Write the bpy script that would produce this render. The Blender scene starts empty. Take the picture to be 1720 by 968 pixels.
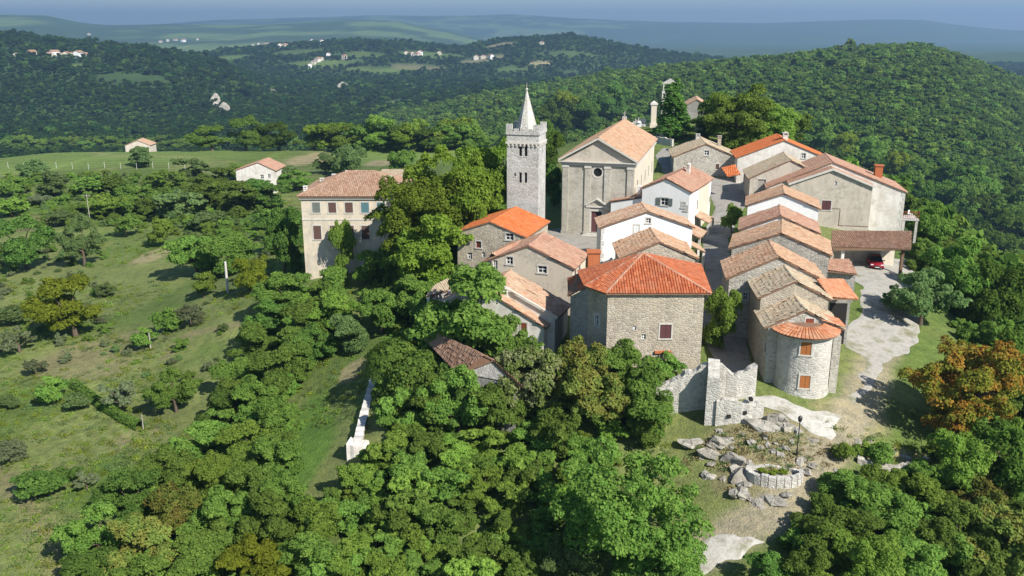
import bpy, math, random
import numpy as np
from mathutils import Vector, Matrix
from mathutils.geometry import tessellate_polygon
SC = bpy.context.scene
COL = SC.collection
R_ = math.radians
# ------------------------------------------------------------------ camera
F_PX, PITCH, CAM_Z, W_PX, H_PX = 1490.0, R_(16.2), 28.0, 1720.0, 968.0
cam_d = bpy.data.cameras.new('camera'); cam = bpy.data.objects.new('camera', cam_d); COL.objects.link(cam)
cam.location = (0, 0, CAM_Z); cam.rotation_euler = (math.pi / 2 - PITCH, 0, 0)
cam_d.sensor_width = 36.0; cam_d.lens = 36.0 * F_PX / W_PX
cam_d.clip_start = 1.0; cam_d.clip_end = 60000.0
SC.camera = cam
# ------------------------------------------------------------------ sky, sun, exposure
SUN_EL, SUN_AZ = R_(40), R_(-47)          # azimuth measured from +x towards +y: the sun stands right of and behind the camera
world = bpy.data.worlds.new('World'); SC.world = world; world.use_nodes = True
nt = world.node_tree; nt.nodes.clear()
sky = nt.nodes.new('ShaderNodeTexSky'); sky.sky_type = 'NISHITA'; sky.sun_disc = False
sky.sun_elevation = SUN_EL; sky.sun_rotation = math.pi / 2 - SUN_AZ
sky.altitude = 300; sky.air_density = 1.0; sky.dust_density = 0.35; sky.ozone_density = 3.5
bg = nt.nodes.new('ShaderNodeBackground'); bg.inputs[1].default_value = 0.075
wo = nt.nodes.new('ShaderNodeOutputWorld')
nt.links.new(sky.outputs[0], bg.inputs[0]); nt.links.new(bg.outputs[0], wo.inputs[0])
sun_d = bpy.data.lights.new('sun', 'SUN'); sun = bpy.data.objects.new('sun', sun_d); COL.objects.link(sun)
sun_d.energy = 5.0; sun_d.angle = R_(0.5); sun_d.color = (1.0, 0.95, 0.88)
sv = Vector((math.cos(SUN_EL) * math.cos(SUN_AZ), math.cos(SUN_EL) * math.sin(SUN_AZ), math.sin(SUN_EL)))
sun.rotation_euler = sv.to_track_quat('Z', 'Y').to_euler(); sun.location = (120, -60, 160)
SC.view_settings.view_transform = 'Standard'; SC.view_settings.look = 'None'
SC.view_settings.exposure = 0.75; SC.view_settings.gamma = 1.0; SC.view_settings.use_curve_mapping = False
SC.render.engine = 'CYCLES'
cy = SC.cycles
cy.use_denoising = True; cy.max_bounces = 5; cy.diffuse_bounces = 3; cy.glossy_bounces = 2; cy.transmission_bounces = 3
cy.volume_bounces = 0; cy.transparent_max_bounces = 6; cy.caustics_reflective = False; cy.caustics_refractive = False
try: cy.denoiser = 'OPENIMAGEDENOISE'
except Exception: pass
# ------------------------------------------------------------------ pixel <-> place helpers (photograph is 1720 x 968)
CP, SP = math.cos(PITCH), math.sin(PITCH)
def ray(u, v):
    x, y = (u - 860.0) / F_PX, (484.0 - v) / F_PX
    return Vector((x, CP + y * SP, -SP + y * CP))
def px(u, v, z):
    d = ray(u, v); t = (z - CAM_Z) / d.z
    return Vector((d.x * t, d.y * t, z))
def pd(u, v, y):
    d = ray(u, v); t = y / d.y
    return Vector((d.x * t, y, CAM_Z + d.z * t))
def proj(p):
    q = Vector(p) - Vector((0, 0, CAM_Z)); c = q.y * CP - q.z * SP; w = q.y * SP + q.z * CP
    return (860 + F_PX * q.x / c, 484 - F_PX * w / c)
# ------------------------------------------------------------------ tags
def tag(o, label=None, cat=None, group=None, kind=None):
    if label: o['label'] = label
    if cat: o['category'] = cat
    if group: o['group'] = group
    if kind: o['kind'] = kind
    return o
def empty(name, loc=(0, 0, 0), rz=0.0, label=None, cat=None, group=None):
    o = bpy.data.objects.new(name, None); COL.objects.link(o); o.location = loc; o.rotation_euler = (0, 0, rz)
    o.empty_display_size = 0.5
    return tag(o, label, cat, group)
# ------------------------------------------------------------------ mesh collector
class MB:
    def __init__(s): s.v = []; s.f = []; s.r = []
    def add(s, vs, fs, r=0.5):
        b = len(s.v); s.v.extend([tuple(p) for p in vs])
        for f in fs: s.f.append([b + i for i in f]); s.r.append(r)
        return s
    def poly(s, pts, r=0.5): return s.add(pts, [list(range(len(pts)))], r)
    def box(s, a, b, r=0.5):
        x0, y0, z0 = a; x1, y1, z1 = b
        return s.add([(x0,y0,z0),(x1,y0,z0),(x1,y1,z0),(x0,y1,z0),(x0,y0,z1),(x1,y0,z1),(x1,y1,z1),(x0,y1,z1)],
                     [(3,2,1,0),(4,5,6,7),(0,1,5,4),(1,2,6,5),(2,3,7,6),(3,0,4,7)], r)
    def slab(s, pts, t, r=0.5):              # convex polygon pts, thickened downward by t
        n = len(pts); lo = [(p[0], p[1], p[2] - t) for p in pts]
        s.add(list(pts) + lo, [list(range(n)), list(range(2 * n - 1, n - 1, -1))] +
              [(i, n + i, n + (i + 1) % n, (i + 1) % n) for i in range(n)], r)
        return s
    def tube(s, p, q, r0, r1, n=8, rr=0.5, cap=True):
        p, q = Vector(p), Vector(q); d = (q - p).normalized()
        a = d.orthogonal().normalized(); b = d.cross(a)
        vs = []
        for c, rad in ((p, r0), (q, r1)):
            for i in range(n):
                t = 2 * math.pi * i / n; vs.append(c + a * (rad * math.cos(t)) + b * (rad * math.sin(t)))
        fs = [(i, (i + 1) % n, n + (i + 1) % n, n + i) for i in range(n)]
        if cap: fs += [list(range(n - 1, -1, -1)), list(range(n, 2 * n))]
        return s.add(vs, fs, rr)
    def ring(s, c, prof, n=24, a0=0.0, a1=2 * math.pi, rr=0.5):   # lathe: prof = [(radius, z)]
        full = abs(a1 - a0 - 2 * math.pi) < 1e-6; m = n if full else n + 1
        vs = [(c[0] + r * math.cos(a0 + (a1 - a0) * i / n), c[1] + r * math.sin(a0 + (a1 - a0) * i / n), c[2] + z) for r, z in prof for i in range(m)]
        fs = []
        for k in range(len(prof) - 1):
            for i in range(n):
                j = (i + 1) % m
                fs.append((k * m + i, k * m + j, (k + 1) * m + j, (k + 1) * m + i))
        return s.add(vs, fs, rr)
    def mesh(s, name, mat, smooth=False):
        me = bpy.data.meshes.new(name); me.from_pydata(s.v, [], s.f); me.materials.append(mat)
        at = me.attributes.new('rnd', 'FLOAT', 'FACE'); at.data.foreach_set('value', s.r)
        if smooth: me.polygons.foreach_set('use_smooth', [True] * len(me.polygons))
        me.update(); return me
    def build(s, name, mat, parent=None, smooth=False, loc=None, kind=None):
        o = bpy.data.objects.new(name, s.mesh(name, mat, smooth)); COL.objects.link(o)
        if parent: o.parent = parent
        if loc: o.location = loc
        if kind: o['kind'] = kind
        return o
# ------------------------------------------------------------------ materials
def newmat(name):
    m = bpy.data.materials.new(name); m.use_nodes = True
    t = m.node_tree; b = t.nodes['Principled BSDF']; b.inputs['Roughness'].default_value = 0.9
    b.inputs['Specular IOR Level'].default_value = 0.2
    return m, t, b
def N(t, typ, **kw):
    n = t.nodes.new(typ)
    for k, v in kw.items():
        if k in n.inputs: n.inputs[k].default_value = v
        else: setattr(n, k, v)
    return n
def ramp(t, fac, stops):
    n = t.nodes.new('ShaderNodeValToRGB'); e = n.color_ramp.elements
    while len(e) < len(stops): e.new(0.5)
    for i, (p, c) in enumerate(stops): e[i].position = p; e[i].color = (*c, 1) if len(c) == 3 else c
    t.links.new(fac, n.inputs[0]); return n.outputs[0]
def mix(t, fac, a, b, mode='MIX'):
    n = t.nodes.new('ShaderNodeMix'); n.data_type = 'RGBA'; n.blend_type = mode
    for s, x in ((n.inputs[0], fac), (n.inputs[6], a), (n.inputs[7], b)):
        if hasattr(x, 'links'): t.links.new(x, s)
        elif isinstance(x, (int, float)): s.default_value = x
        else: s.default_value = (*x, 1) if len(x) == 3 else x
    return n.outputs[2]
def mth(t, op, a, b=0.0, c=None):
    n = t.nodes.new('ShaderNodeMath'); n.operation = op
    for s, x in zip(n.inputs, (a, b, c)):
        if x is None: continue
        if hasattr(x, 'links'): t.links.new(x, s)
        else: s.default_value = x
    return n.outputs[0]
def coords(t, scale=(1, 1, 1), obj=True):
    tc = N(t, 'ShaderNodeTexCoord'); mp = N(t, 'ShaderNodeMapping'); mp.inputs['Scale'].default_value = scale
    t.links.new(tc.outputs['Object'], mp.inputs[0]); oi = N(t, 'ShaderNodeObjectInfo')
    ad = N(t, 'ShaderNodeVectorMath', operation='ADD'); sc = N(t, 'ShaderNodeVectorMath', operation='SCALE')
    sc.inputs[0].default_value = (37, 91, 53); t.links.new(oi.outputs['Random'], sc.inputs['Scale'])
    t.links.new(mp.outputs[0], ad.inputs[0]); t.links.new(sc.outputs[0], ad.inputs[1])
    return ad.outputs[0]
def noise(t, vec, scale, detail=4, rough=0.6):
    n = N(t, 'ShaderNodeTexNoise', Scale=scale, Detail=detail, Roughness=rough); t.links.new(vec, n.inputs['Vector']); return n.outputs[0]
def bump(t, b, h, strength, dist):
    n = N(t, 'ShaderNodeBump', Strength=strength, Distance=dist); t.links.new(h, n.inputs['Height']); t.links.new(n.outputs[0], b.inputs['Normal'])
def stone_mat(name, cols, mortar, size=0.34, mort_amt=0.05, stain=0.45, bumpd=0.05):
    m, t, b = newmat(name); v = coords(t); wz = N(t, 'ShaderNodeMapping'); wz.inputs['Scale'].default_value = (1, 1, 1.75)
    dn = N(t, 'ShaderNodeTexNoise', Scale=1.7, Detail=2.0); t.links.new(v, dn.inputs[0])
    dv = N(t, 'ShaderNodeVectorMath', operation='MULTIPLY_ADD'); dv.inputs[1].default_value = (.22, .22, .12)
    t.links.new(dn.outputs['Color'], dv.inputs[0]); t.links.new(v, dv.inputs[2]); t.links.new(dv.outputs[0], wz.inputs[0])
    vo = N(t, 'ShaderNodeTexVoronoi', Scale=1 / size); ve = N(t, 'ShaderNodeTexVoronoi', Scale=1 / size, feature='DISTANCE_TO_EDGE')
    for n in (vo, ve): t.links.new(wz.outputs[0], n.inputs['Vector']); n.inputs['Randomness'].default_value = 0.85
    sep = N(t, 'ShaderNodeSeparateColor'); t.links.new(vo.outputs['Color'], sep.inputs[0])
    c = ramp(t, sep.outputs[0], [(i / (len(cols) - 1), k) for i, k in enumerate(cols)])
    fine = noise(t, v, 9, 5); c = mix(t, 0.35, c, ramp(t, fine, [(0.3, (.35, .35, .35)), (.7, (1, 1, 1))]), 'MULTIPLY')
    big = noise(t, v, 0.28, 5, .65)
    c = mix(t, mth(t, 'MULTIPLY', ramp(t, big, [(.42, (0, 0, 0)), (.68, (1, 1, 1))]), stain), c, mix(t, 1.0, c, (.42, .40, .35), 'MULTIPLY'))
    big2 = noise(t, v, 0.5, 4); c = mix(t, mth(t, 'MULTIPLY', ramp(t, big2, [(.5, (0, 0, 0)), (.7, (1, 1, 1))]), .5), c, mortar)
    ef = ramp(t, ve.outputs['Distance'], [(0.0, (1, 1, 1)), (mort_amt * 2.2, (0, 0, 0))])
    c = mix(t, mth(t, 'MULTIPLY', ef, .8), c, mortar)
    t.links.new(c, b.inputs['Base Color'])
    hh = mth(t, 'ADD', mth(t, 'MULTIPLY', mth(t, 'MINIMUM', ve.outputs['Distance'], .16), 4.0), mth(t, 'MULTIPLY', fine, .5))
    bump(t, b, hh, .9, bumpd); b.inputs['Roughness'].default_value = .95
    return m
def plaster_mat(name, col, stain_col, amt=.5, blotch=None, bare=0.0):
    m, t, b = newmat(name); v = coords(t)
    st = N(t, 'ShaderNodeMapping'); st.inputs['Scale'].default_value = (1.2, 1.2, .25); t.links.new(v, st.inputs[0])
    n1 = noise(t, st.outputs[0], 1.3, 6, .65); n2 = noise(t, v, .6, 5, .6); n3 = noise(t, v, 14, 4)
    c = mix(t, mth(t, 'MULTIPLY', ramp(t, n1, [(.45, (0, 0, 0)), (.75, (1, 1, 1))]), amt), col, stain_col)
    c = mix(t, mth(t, 'MULTIPLY', ramp(t, n2, [(.5, (0, 0, 0)), (.7, (1, 1, 1))]), amt * .8), c, blotch or stain_col)
    c = mix(t, .18, c, ramp(t, n3, [(.3, (.5, .5, .5)), (.7, (1, 1, 1))]), 'MULTIPLY')
    if bare:      # render fallen away from the rubble
        vo = N(t, 'ShaderNodeTexVoronoi', Scale=3.0); t.links.new(v, vo.inputs['Vector']); sp = N(t, 'ShaderNodeSeparateColor'); t.links.new(vo.outputs['Color'], sp.inputs[0])
        sc_ = ramp(t, sp.outputs[0], [(0, (.30,.27,.22)), (.5, (.42,.38,.31)), (1, (.52,.47,.39))]); n4 = noise(t, v, .45, 7, .7)
        c = mix(t, mth(t, 'MULTIPLY', ramp(t, n4, [(.50, (0, 0, 0)), (.56, (1, 1, 1))]), bare), c, sc_)
    t.links.new(c, b.inputs['Base Color']); bump(t, b, n3, .35, .02); return m
def tile_mat(name, cols, lichen, amt):
    m, t, b = newmat(name); a = N(t, 'ShaderNodeAttribute', attribute_name='rnd'); v = coords(t)
    c = ramp(t, a.outputs['Fac'], [(i / (len(cols) - 1), k) for i, k in enumerate(cols)])
    n1 = noise(t, v, .55, 6, .7); n2 = noise(t, v, 5, 5, .7)
    c = mix(t, mth(t, 'MULTIPLY', ramp(t, n1, [(.44, (0, 0, 0)), (.66, (1, 1, 1))]), amt), c, lichen)
    c = mix(t, .4, c, ramp(t, n2, [(.3, (.45, .45, .45)), (.65, (1, 1, 1))]), 'MULTIPLY')
    t.links.new(c, b.inputs['Base Color']); b.inputs['Roughness'].default_value = .85; bump(t, b, n2, .4, .03); return m
def flat_mat(name, col, rough=.7, var=.25, scale=3.0, metal=0.0):
    m, t, b = newmat(name); v = coords(t); n = noise(t, v, scale, 5)
    c = mix(t, var, col, ramp(t, n, [(.3, (.3, .3, .3)), (.7, (1, 1, 1))]), 'MULTIPLY')
    t.links.new(c, b.inputs['Base Color']); b.inputs['Roughness'].default_value = rough; b.inputs['Metallic'].default_value = metal
    return m
def leaf_mat(name, dark, mid, light, trans=.35, accent=None, acc_amt=0.0):
    m = bpy.data.materials.new(name); m.use_nodes = True; t = m.node_tree; t.nodes.clear()
    a = N(t, 'ShaderNodeAttribute', attribute_name='rnd'); oi = N(t, 'ShaderNodeObjectInfo')
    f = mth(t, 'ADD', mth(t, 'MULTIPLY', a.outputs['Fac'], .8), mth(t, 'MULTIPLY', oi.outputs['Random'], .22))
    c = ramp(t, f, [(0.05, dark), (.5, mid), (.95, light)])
    if accent:
        g = N(t, 'ShaderNodeNewGeometry'); n = noise(t, g.outputs['Position'], .55, 3, .6)
        c = mix(t, mth(t, 'MULTIPLY', ramp(t, mth(t, 'ADD', n, mth(t, 'MULTIPLY', a.outputs['Fac'], .12)), [(.52, (0, 0, 0)), (.64, (1, 1, 1))]), acc_amt), c, accent)
    hs = N(t, 'ShaderNodeHueSaturation'); t.links.new(c, hs.inputs['Color'])
    t.links.new(mth(t, 'ADD', mth(t, 'MULTIPLY', oi.outputs['Random'], .035), .466), hs.inputs['Hue'])
    t.links.new(mth(t, 'ADD', mth(t, 'MULTIPLY', oi.outputs['Random'], .4), .82), hs.inputs['Value'])
    d = N(t, 'ShaderNodeBsdfDiffuse'); tr = N(t, 'ShaderNodeBsdfTranslucent'); ms = N(t, 'ShaderNodeMixShader'); ms.inputs[0].default_value = trans
    t.links.new(hs.outputs[0], d.inputs[0]); t.links.new(hs.outputs[0], tr.inputs[0])
    t.links.new(d.outputs[0], ms.inputs[1]); t.links.new(tr.outputs[0], ms.inputs[2])
    o = N(t, 'ShaderNodeOutputMaterial'); t.links.new(ms.outputs[0], o.inputs[0]); return m
M = {}
LS = [(.40,.38,.33),(.50,.47,.40),(.33,.31,.27),(.56,.53,.46),(.44,.40,.33)]
M['stone'] = stone_mat('rubble_stone', LS, (.46,.43,.36), .36)
M['stone_warm'] = stone_mat('warm_rubble_stone', [(.42,.36,.27),(.52,.45,.35),(.36,.31,.25),(.55,.49,.39)], (.50,.44,.34), .36)
M['stone_pale'] = stone_mat('pale_limestone', [(.52,.50,.45),(.60,.58,.52),(.44,.42,.37),(.64,.62,.56)], (.55,.52,.46), .40, .04, .4)
M['stone_tower'] = stone_mat('grey_ashlar', [(.46,.45,.42),(.54,.53,.50),(.40,.39,.36),(.58,.57,.53)], (.50,.49,.45), .46, .03, .45, .035)
M['stone_facade'] = stone_mat('church_ashlar', [(.46,.43,.36),(.50,.47,.39),(.42,.39,.33),(.53,.50,.42)], (.47,.44,.37), .75, .02, .6, .02)
M['stone_grey'] = stone_mat('weathered_grey_stone', [(.30,.29,.27),(.38,.37,.33),(.26,.25,.23),(.42,.40,.36)], (.36,.34,.30), .34, .05, .5)
M['render_grey'] = plaster_mat('grey_render', (.50,.44,.36), (.34,.30,.24), .95, (.58,.51,.42), .75)
M['render_warm'] = plaster_mat('warm_render', (.54,.47,.37), (.42,.37,.30), .7, (.58,.50,.38), .6)
M['white'] = plaster_mat('whitewash', (.80,.79,.76), (.66,.64,.60), .35)
M['offwhite'] = plaster_mat('aged_whitewash', (.70,.67,.61), (.52,.48,.42), .85, (.60,.52,.46), .4)
M['cream'] = plaster_mat('cream_plaster', (.60,.54,.43), (.45,.40,.32), .8, (.64,.57,.46))
M['manor'] = plaster_mat('flaking_plaster', (.58,.51,.40), (.40,.35,.27), 1.0, (.66,.55,.40), .35)
M['concrete'] = flat_mat('pale_concrete', (.55,.53,.49), .9, .3, 4)
TO = (.36,.25,.16)
M['tile_orange'] = tile_mat('new_orange_tiles', [(.50,.13,.035),(.58,.17,.05),(.46,.11,.03),(.62,.22,.08)], (.46,.20,.10), .4)
M['tile_red'] = tile_mat('red_tiles', [(.36,.09,.035),(.45,.13,.05),(.30,.075,.03),(.50,.17,.075),(.40,.10,.04)], (.34,.15,.085), .5)
M['tile_old'] = tile_mat('old_clay_tiles', [(.40,.24,.14),(.50,.31,.19),(.33,.18,.10),(.56,.38,.25),(.44,.23,.13)], (.40,.32,.22), .55)
M['tile_peach'] = tile_mat('peach_clay_tiles', [(.41,.25,.155),(.49,.32,.215),(.34,.19,.115),(.54,.39,.27),(.42,.21,.12)], (.44,.36,.25), .6)
M['tile_beige'] = tile_mat('lichened_tiles', [(.40,.31,.20),(.48,.38,.26),(.34,.25,.16),(.52,.43,.31)], (.42,.39,.28), .6)
M['tile_brown'] = tile_mat('brown_clay_tiles', [(.25,.14,.09),(.32,.19,.12),(.20,.11,.075),(.38,.24,.16)], (.30,.22,.16), .45)
M['tile_rose'] = tile_mat('rose_clay_tiles', [(.38,.205,.135),(.46,.265,.18),(.32,.16,.105),(.50,.32,.22)], (.42,.30,.21), .5)
M['tile_coral'] = tile_mat('coral_clay_tiles', [(.46,.17,.075),(.54,.23,.11),(.40,.13,.055),(.58,.29,.16),(.44,.20,.11)], (.46,.29,.18), .5)
M['tile_umber'] = tile_mat('umber_clay_tiles', [(.32,.19,.125),(.39,.25,.17),(.27,.15,.095),(.44,.30,.21)], (.36,.27,.19), .5)
M['slab'] = flat_mat('roof_underlay', (.24,.14,.09), .9, .4)
M['coping'] = flat_mat('pale_coping', (.60,.57,.50), .9, .35, 4)
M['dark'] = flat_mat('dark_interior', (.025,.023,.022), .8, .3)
M['glass'] = flat_mat('window_glass', (.03,.035,.04), .12, .2)
M['trim'] = flat_mat('stone_trim', (.56,.53,.47), .9, .3, 5)
M['frame_w'] = flat_mat('white_joinery', (.74,.73,.70), .6, .2)
M['sh_orange'] = flat_mat('orange_brown_shutter', (.40,.15,.045), .7, .3, 8)
M['sh_brown'] = flat_mat('brown_shutter', (.13,.075,.06), .7, .35, 8)
M['sh_plum'] = flat_mat('plum_shutter', (.12,.05,.05), .7, .35, 8)
M['sh_grey'] = flat_mat('grey_green_shutter', (.16,.18,.16), .7, .3, 8)
M['sh_teal'] = flat_mat('teal_shutter', (.10,.20,.22), .7, .3, 8)
M['sh_red'] = flat_mat('red_shutter', (.28,.07,.035), .7, .3, 8)
M['wood'] = flat_mat('old_wood', (.20,.13,.08), .85, .5, 6)
M['greywood'] = flat_mat('grey_weathered_wood', (.36,.33,.29), .9, .4, 6)
M['brick'] = flat_mat('red_brick', (.46,.15,.06), .9, .4, 7)
M['iron'] = flat_mat('dark_iron', (.05,.05,.05), .5, .2, 5, .6)
M['bark'] = flat_mat('bark', (.13,.10,.07), .95, .6, 7)
M['rock'] = stone_mat('limestone_rock', [(.36,.34,.29),(.44,.42,.36),(.29,.27,.23),(.50,.47,.41)], (.38,.35,.28), .6, .02, .8, .06)
# ================================================================== TERRAIN
def lattice(ix, iy, seed):
    n = (ix * 374761393 + iy * 668265263 + seed * 1442695041) & 0xffffffff
    n = ((n ^ (n >> 13)) * 1274126177) & 0xffffffff
    return ((n ^ (n >> 16)) & 0xffff) / 65535.0
def vnoise(x, y, s, seed=0):
    x = np.asarray(x, float) / s; y = np.asarray(y, float) / s
    ix = np.floor(x).astype(np.int64); iy = np.floor(y).astype(np.int64); fx = x - ix; fy = y - iy
    fx = fx * fx * (3 - 2 * fx); fy = fy * fy * (3 - 2 * fy)
    a = lattice(ix, iy, seed); b = lattice(ix + 1, iy, seed); c = lattice(ix, iy + 1, seed); d = lattice(ix + 1, iy + 1, seed)
    return (a + (b - a) * fx) * (1 - fy) + (c + (d - c) * fx) * fy
def fbm(x, y, s, seed=0, o=3):
    r = 0; a = .5
    for k in range(o): r = r + a * (vnoise(x, y, s / 2 ** k, seed + 7 * k) - .5); a *= .5
    return r
def sstep(a, b, x):
    t = np.clip((np.asarray(x, float) - a) / (b - a), 0, 1); return t * t * (3 - 2 * t)
CTRL = []
for u, v, z in [(1000,400,0),(960,395,0),(1060,395,0),(1200,430,0),(1200,500,-1),(1200,562,-2),(1213,600,-2.8),(1350,680,-3.5),(1480,560,-2.8),(1480,500,-1.8),(1470,455,-1),
    (1440,640,-3.7),(1540,560,-3.2),(1540,640,-4.8),(1400,720,-4.6),(1330,790,-5.8),(1300,860,-7),(1200,930,-8.6),(1220,735,-5.0),(1300,720,-4.4),(1165,735,-5.6),(1500,780,-6.4),
    (1420,830,-7),(1180,810,-7),(1110,700,-5.2),(1020,640,-2.6),(1150,625,-2.3),(900,590,-3.6),(770,458,-.8),(850,560,-3.4),(700,620,-5),(740,520,-3.5),(650,560,-5.5),
    (640,680,-6.6),(620,740,-7.2),(560,790,-10),(545,700,-10),(575,640,-8.6),(510,450,-4.6),(600,440,-3.6),(700,460,-2.6),(450,450,-8),(380,490,-9.5),(250,460,-12),(100,480,-13),(100,700,-13.5),(20,900,-14),
    (250,620,-12.5),(400,640,-11.5),(250,850,-13),(450,800,-11.5),(450,950,-13),(700,900,-10.5),(850,930,-11),(900,750,-6.8),(800,700,-6.8),(980,760,-7),(1000,960,-11),
    (100,265,-15),(0,265,-16),(400,310,-12.5),(600,262,-14),(750,262,-13),(300,350,-13),(100,350,-14),(500,300,-11),(750,250,-12.6),(620,250,-13.4),(100,253,-15),(0,253,-16),(300,254,-14.6),(450,253,-14)]:
    p = px(u, v, z); CTRL.append((p.x, p.y, z))
CTRL += [(52,100,-4),(66,100,-11),(85,100,-24),(46,75,-7),(60,75,-14),(78,75,-24),(36,62,-9),(50,58,-15),(24,50,-11),(0,45,-14),(-40,45,-17),(-80,60,-18),(-110,100,-18),(-130,160,-17),
    (110,150,-34),(78,150,-12),(58,135,0),(45,125,1),(130,220,-42),(80,215,-8),(60,200,4),(30,190,8.2),(20,182,7),(45,190,8),(45,240,2),(30,300,-12),(100,190,-22),(25,150,4),(36,150,4.2),(48,142,3),
    (2,150,0),(-20,150,-5),(-30,200,-10),(10,190,4),(-5,230,-8),(-60,230,-12),(-240,330,-20),(-150,400,-40),(0,390,-38),(120,330,-48),(200,250,-52),(150,100,-48),(120,50,-42),(60,20,-28),(0,10,-24),(-60,10,-24),(-160,40,-26),
    (44,106,-1.1),(48,110,-1.2),(40,112,-.8),(46,100,-1.6),(15,128,0),(5,135,0),(12,105,-.6),(27,118,1),(38,118,1),(5,100,-.6),(-8,118,-.8),(-15,130,-2)]
CA = np.array(CTRL)
def _tps(r2): return np.where(r2 > 1e-9, .5 * r2 * np.log(np.maximum(r2, 1e-9)), 0)
_n = len(CA); _A = np.zeros((_n + 3, _n + 3))
_A[:_n, :_n] = _tps(((CA[:, None, :2] - CA[None, :, :2]) ** 2).sum(-1)) + np.eye(_n) * 12.0
_A[:_n, _n] = 1; _A[:_n, _n + 1:] = CA[:, :2]; _A[_n, :_n] = 1; _A[_n + 1:, :_n] = CA[:, :2].T
_W = np.linalg.solve(_A, np.concatenate([CA[:, 2], np.zeros(3)]))
def near_exact(x, y):
    r = _W[_n] + _W[_n + 1] * x + _W[_n + 2] * y
    for i in range(_n): r = r + _W[i] * _tps((x - CA[i, 0]) ** 2 + (y - CA[i, 1]) ** 2)
    return r
_gx0, _gy0, _gs = -460.0, -40.0, 1.2; _gnx, _gny = 768, 404
_X, _Y = np.meshgrid(_gx0 + _gs * np.arange(_gnx), _gy0 + _gs * np.arange(_gny)); _NG = near_exact(_X, _Y)
def near_h(x, y):
    fx_ = np.clip((x - _gx0) / _gs, 0, _gnx - 1.001); fy_ = np.clip((y - _gy0) / _gs, 0, _gny - 1.001); i = fx_.astype(int); j = fy_.astype(int); a = fx_ - i; b = fy_ - j
    return (_NG[j, i] * (1 - a) + _NG[j, i + 1] * a) * (1 - b) + (_NG[j + 1, i] * (1 - a) + _NG[j + 1, i + 1] * a) * b
def mslope(v):
    y = (484.0 - v) / F_PX; return (SP - y * CP) / (CP + y * SP)
# far ridges: distance, front width, back width, silhouette [(u, v)], valley floor
RIDGES = [
    (1000, 700, 500, [(300,275),(560,236),(700,203),(850,163),(1000,132),(1150,112),(1300,97),(1400,86),(1490,80),(1530,86),(1570,100),(1640,128),(1720,158),(1900,215),(2300,290)], -62, 20),
    (1550, 650, 400, [(-600,44),(-200,48),(0,56),(100,62),(200,75),(300,83),(380,99),(450,128),(560,175),(650,215),(800,260)], -95, 30),
    (2150, 620, 600, [(0,150),(250,118),(350,100),(400,87),(500,77),(620,69),(700,75),(780,82),(850,67),(950,62),(1000,70),(1080,88),(1200,102),(1400,125),(1600,140)], -105, 34),
    (2900, 1200, 900, [(1300,120),(1480,100),(1560,94),(1640,88),(1720,89),(1900,84),(2400,80)], -85, 26),
    (5600, 2400, 1600, [(-900,30),(-300,27),(0,27),(60,24),(140,26),(200,41),(250,43),(330,40),(420,42),(520,38),(600,33),(680,36),(760,52),(850,75),(1000,90)], -90, 150),
    (9800, 3500, 3000, [(-600,40),(0,55),(300,42),(400,34),(560,29),(640,26),(780,27),(860,25),(960,31),(1100,37),(1250,39),(1400,34),(1500,34),(1560,43),(1640,51),(1720,51),(2000,48),(2600,44)], -90, 240)]
def far_h(x, y):
    yy = np.maximum(y, 30.0); u = 860 + 1440.0 * np.clip(x / yy, -3, 3)
    base = -66 + 22 * fbm(x, y, 420, 3) - 10 * sstep(1200, 2500, yy)
    h = base
    for i, (D, wf, wb, prof, fl, na) in enumerate(RIDGES):
        P = np.array(prof, float); z = CAM_Z - mslope(np.interp(u, P[:, 0], P[:, 1])) * D
        Dl = D * (1 + .10 * fbm(x, y * 0, 500 + D * .25, 40 + i, 2))
        d = (yy - Dl); s = np.where(d < 0, np.clip(1 + d / wf, 0, 1), np.clip(1 - d / wb, 0, 1))
        s = np.where(d < 0, np.sin(s * math.pi / 2) ** 1.15, s * s * (3 - 2 * s))
        r = fl + (z - fl) * s + na * fbm(x, y, 90 + D * .12, 11 + i, 4) * np.clip(1 - s, .06, 1) * (s > 0)
        h = np.maximum(h, r)
    return h
def H(x, y):
    x = np.atleast_1d(np.asarray(x, float)); y = np.atleast_1d(np.asarray(y, float))
    dist = np.hypot(x * .85, y); w = sstep(352, 440, dist); out = np.empty_like(x)
    a = w < 1; b = w > 0
    nh = np.zeros_like(x); fh = np.zeros_like(x)
    if a.any():
        nh[a] = near_h(x[a], y[a]) + .5 * fbm(x[a], y[a], 9, 5, 3) * sstep(30, 60, np.abs(x[a] - 22) + 0 * y[a]) + .12 * fbm(x[a], y[a], 2.2, 8, 2)
    if b.any(): fh[b] = far_h(x[b], y[b])
    return nh * (1 - w) + fh * w
def h1(x, y): return float(H(x, y)[0])
def hits(uv):
    """points where the sight lines of photograph pixels meet the ground (used once, to find real places)"""
    uv = np.array(uv, float); d = np.array([ray(u, v) for u, v in uv]); n = len(uv); t = np.full(n, 30.0); res = np.zeros((n, 3)); done = np.zeros(n, bool); prev = t.copy()
    while not done.all() and t.max() < 14000:
        i = np.where(~done)[0]; p = d[i] * t[i, None]
        below = p[:, 2] + CAM_Z < H(p[:, 0], p[:, 1])
        for k, b in zip(i, below):
            if b: done[k] = True
        k = i[~below]; prev[k] = t[k]; t[k] *= 1.01
    lo, hi = prev.copy(), t.copy()
    for _ in range(10):
        mid = (lo + hi) / 2; p = d * mid[:, None]; b = p[:, 2] + CAM_Z < H(p[:, 0], p[:, 1]); hi = np.where(b, mid, hi); lo = np.where(b, lo, mid)
    p = d * hi[:, None]; p[:, 2] += CAM_Z; return p
def hit(u, v): return Vector(hits([(u, v)])[0])
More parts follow.
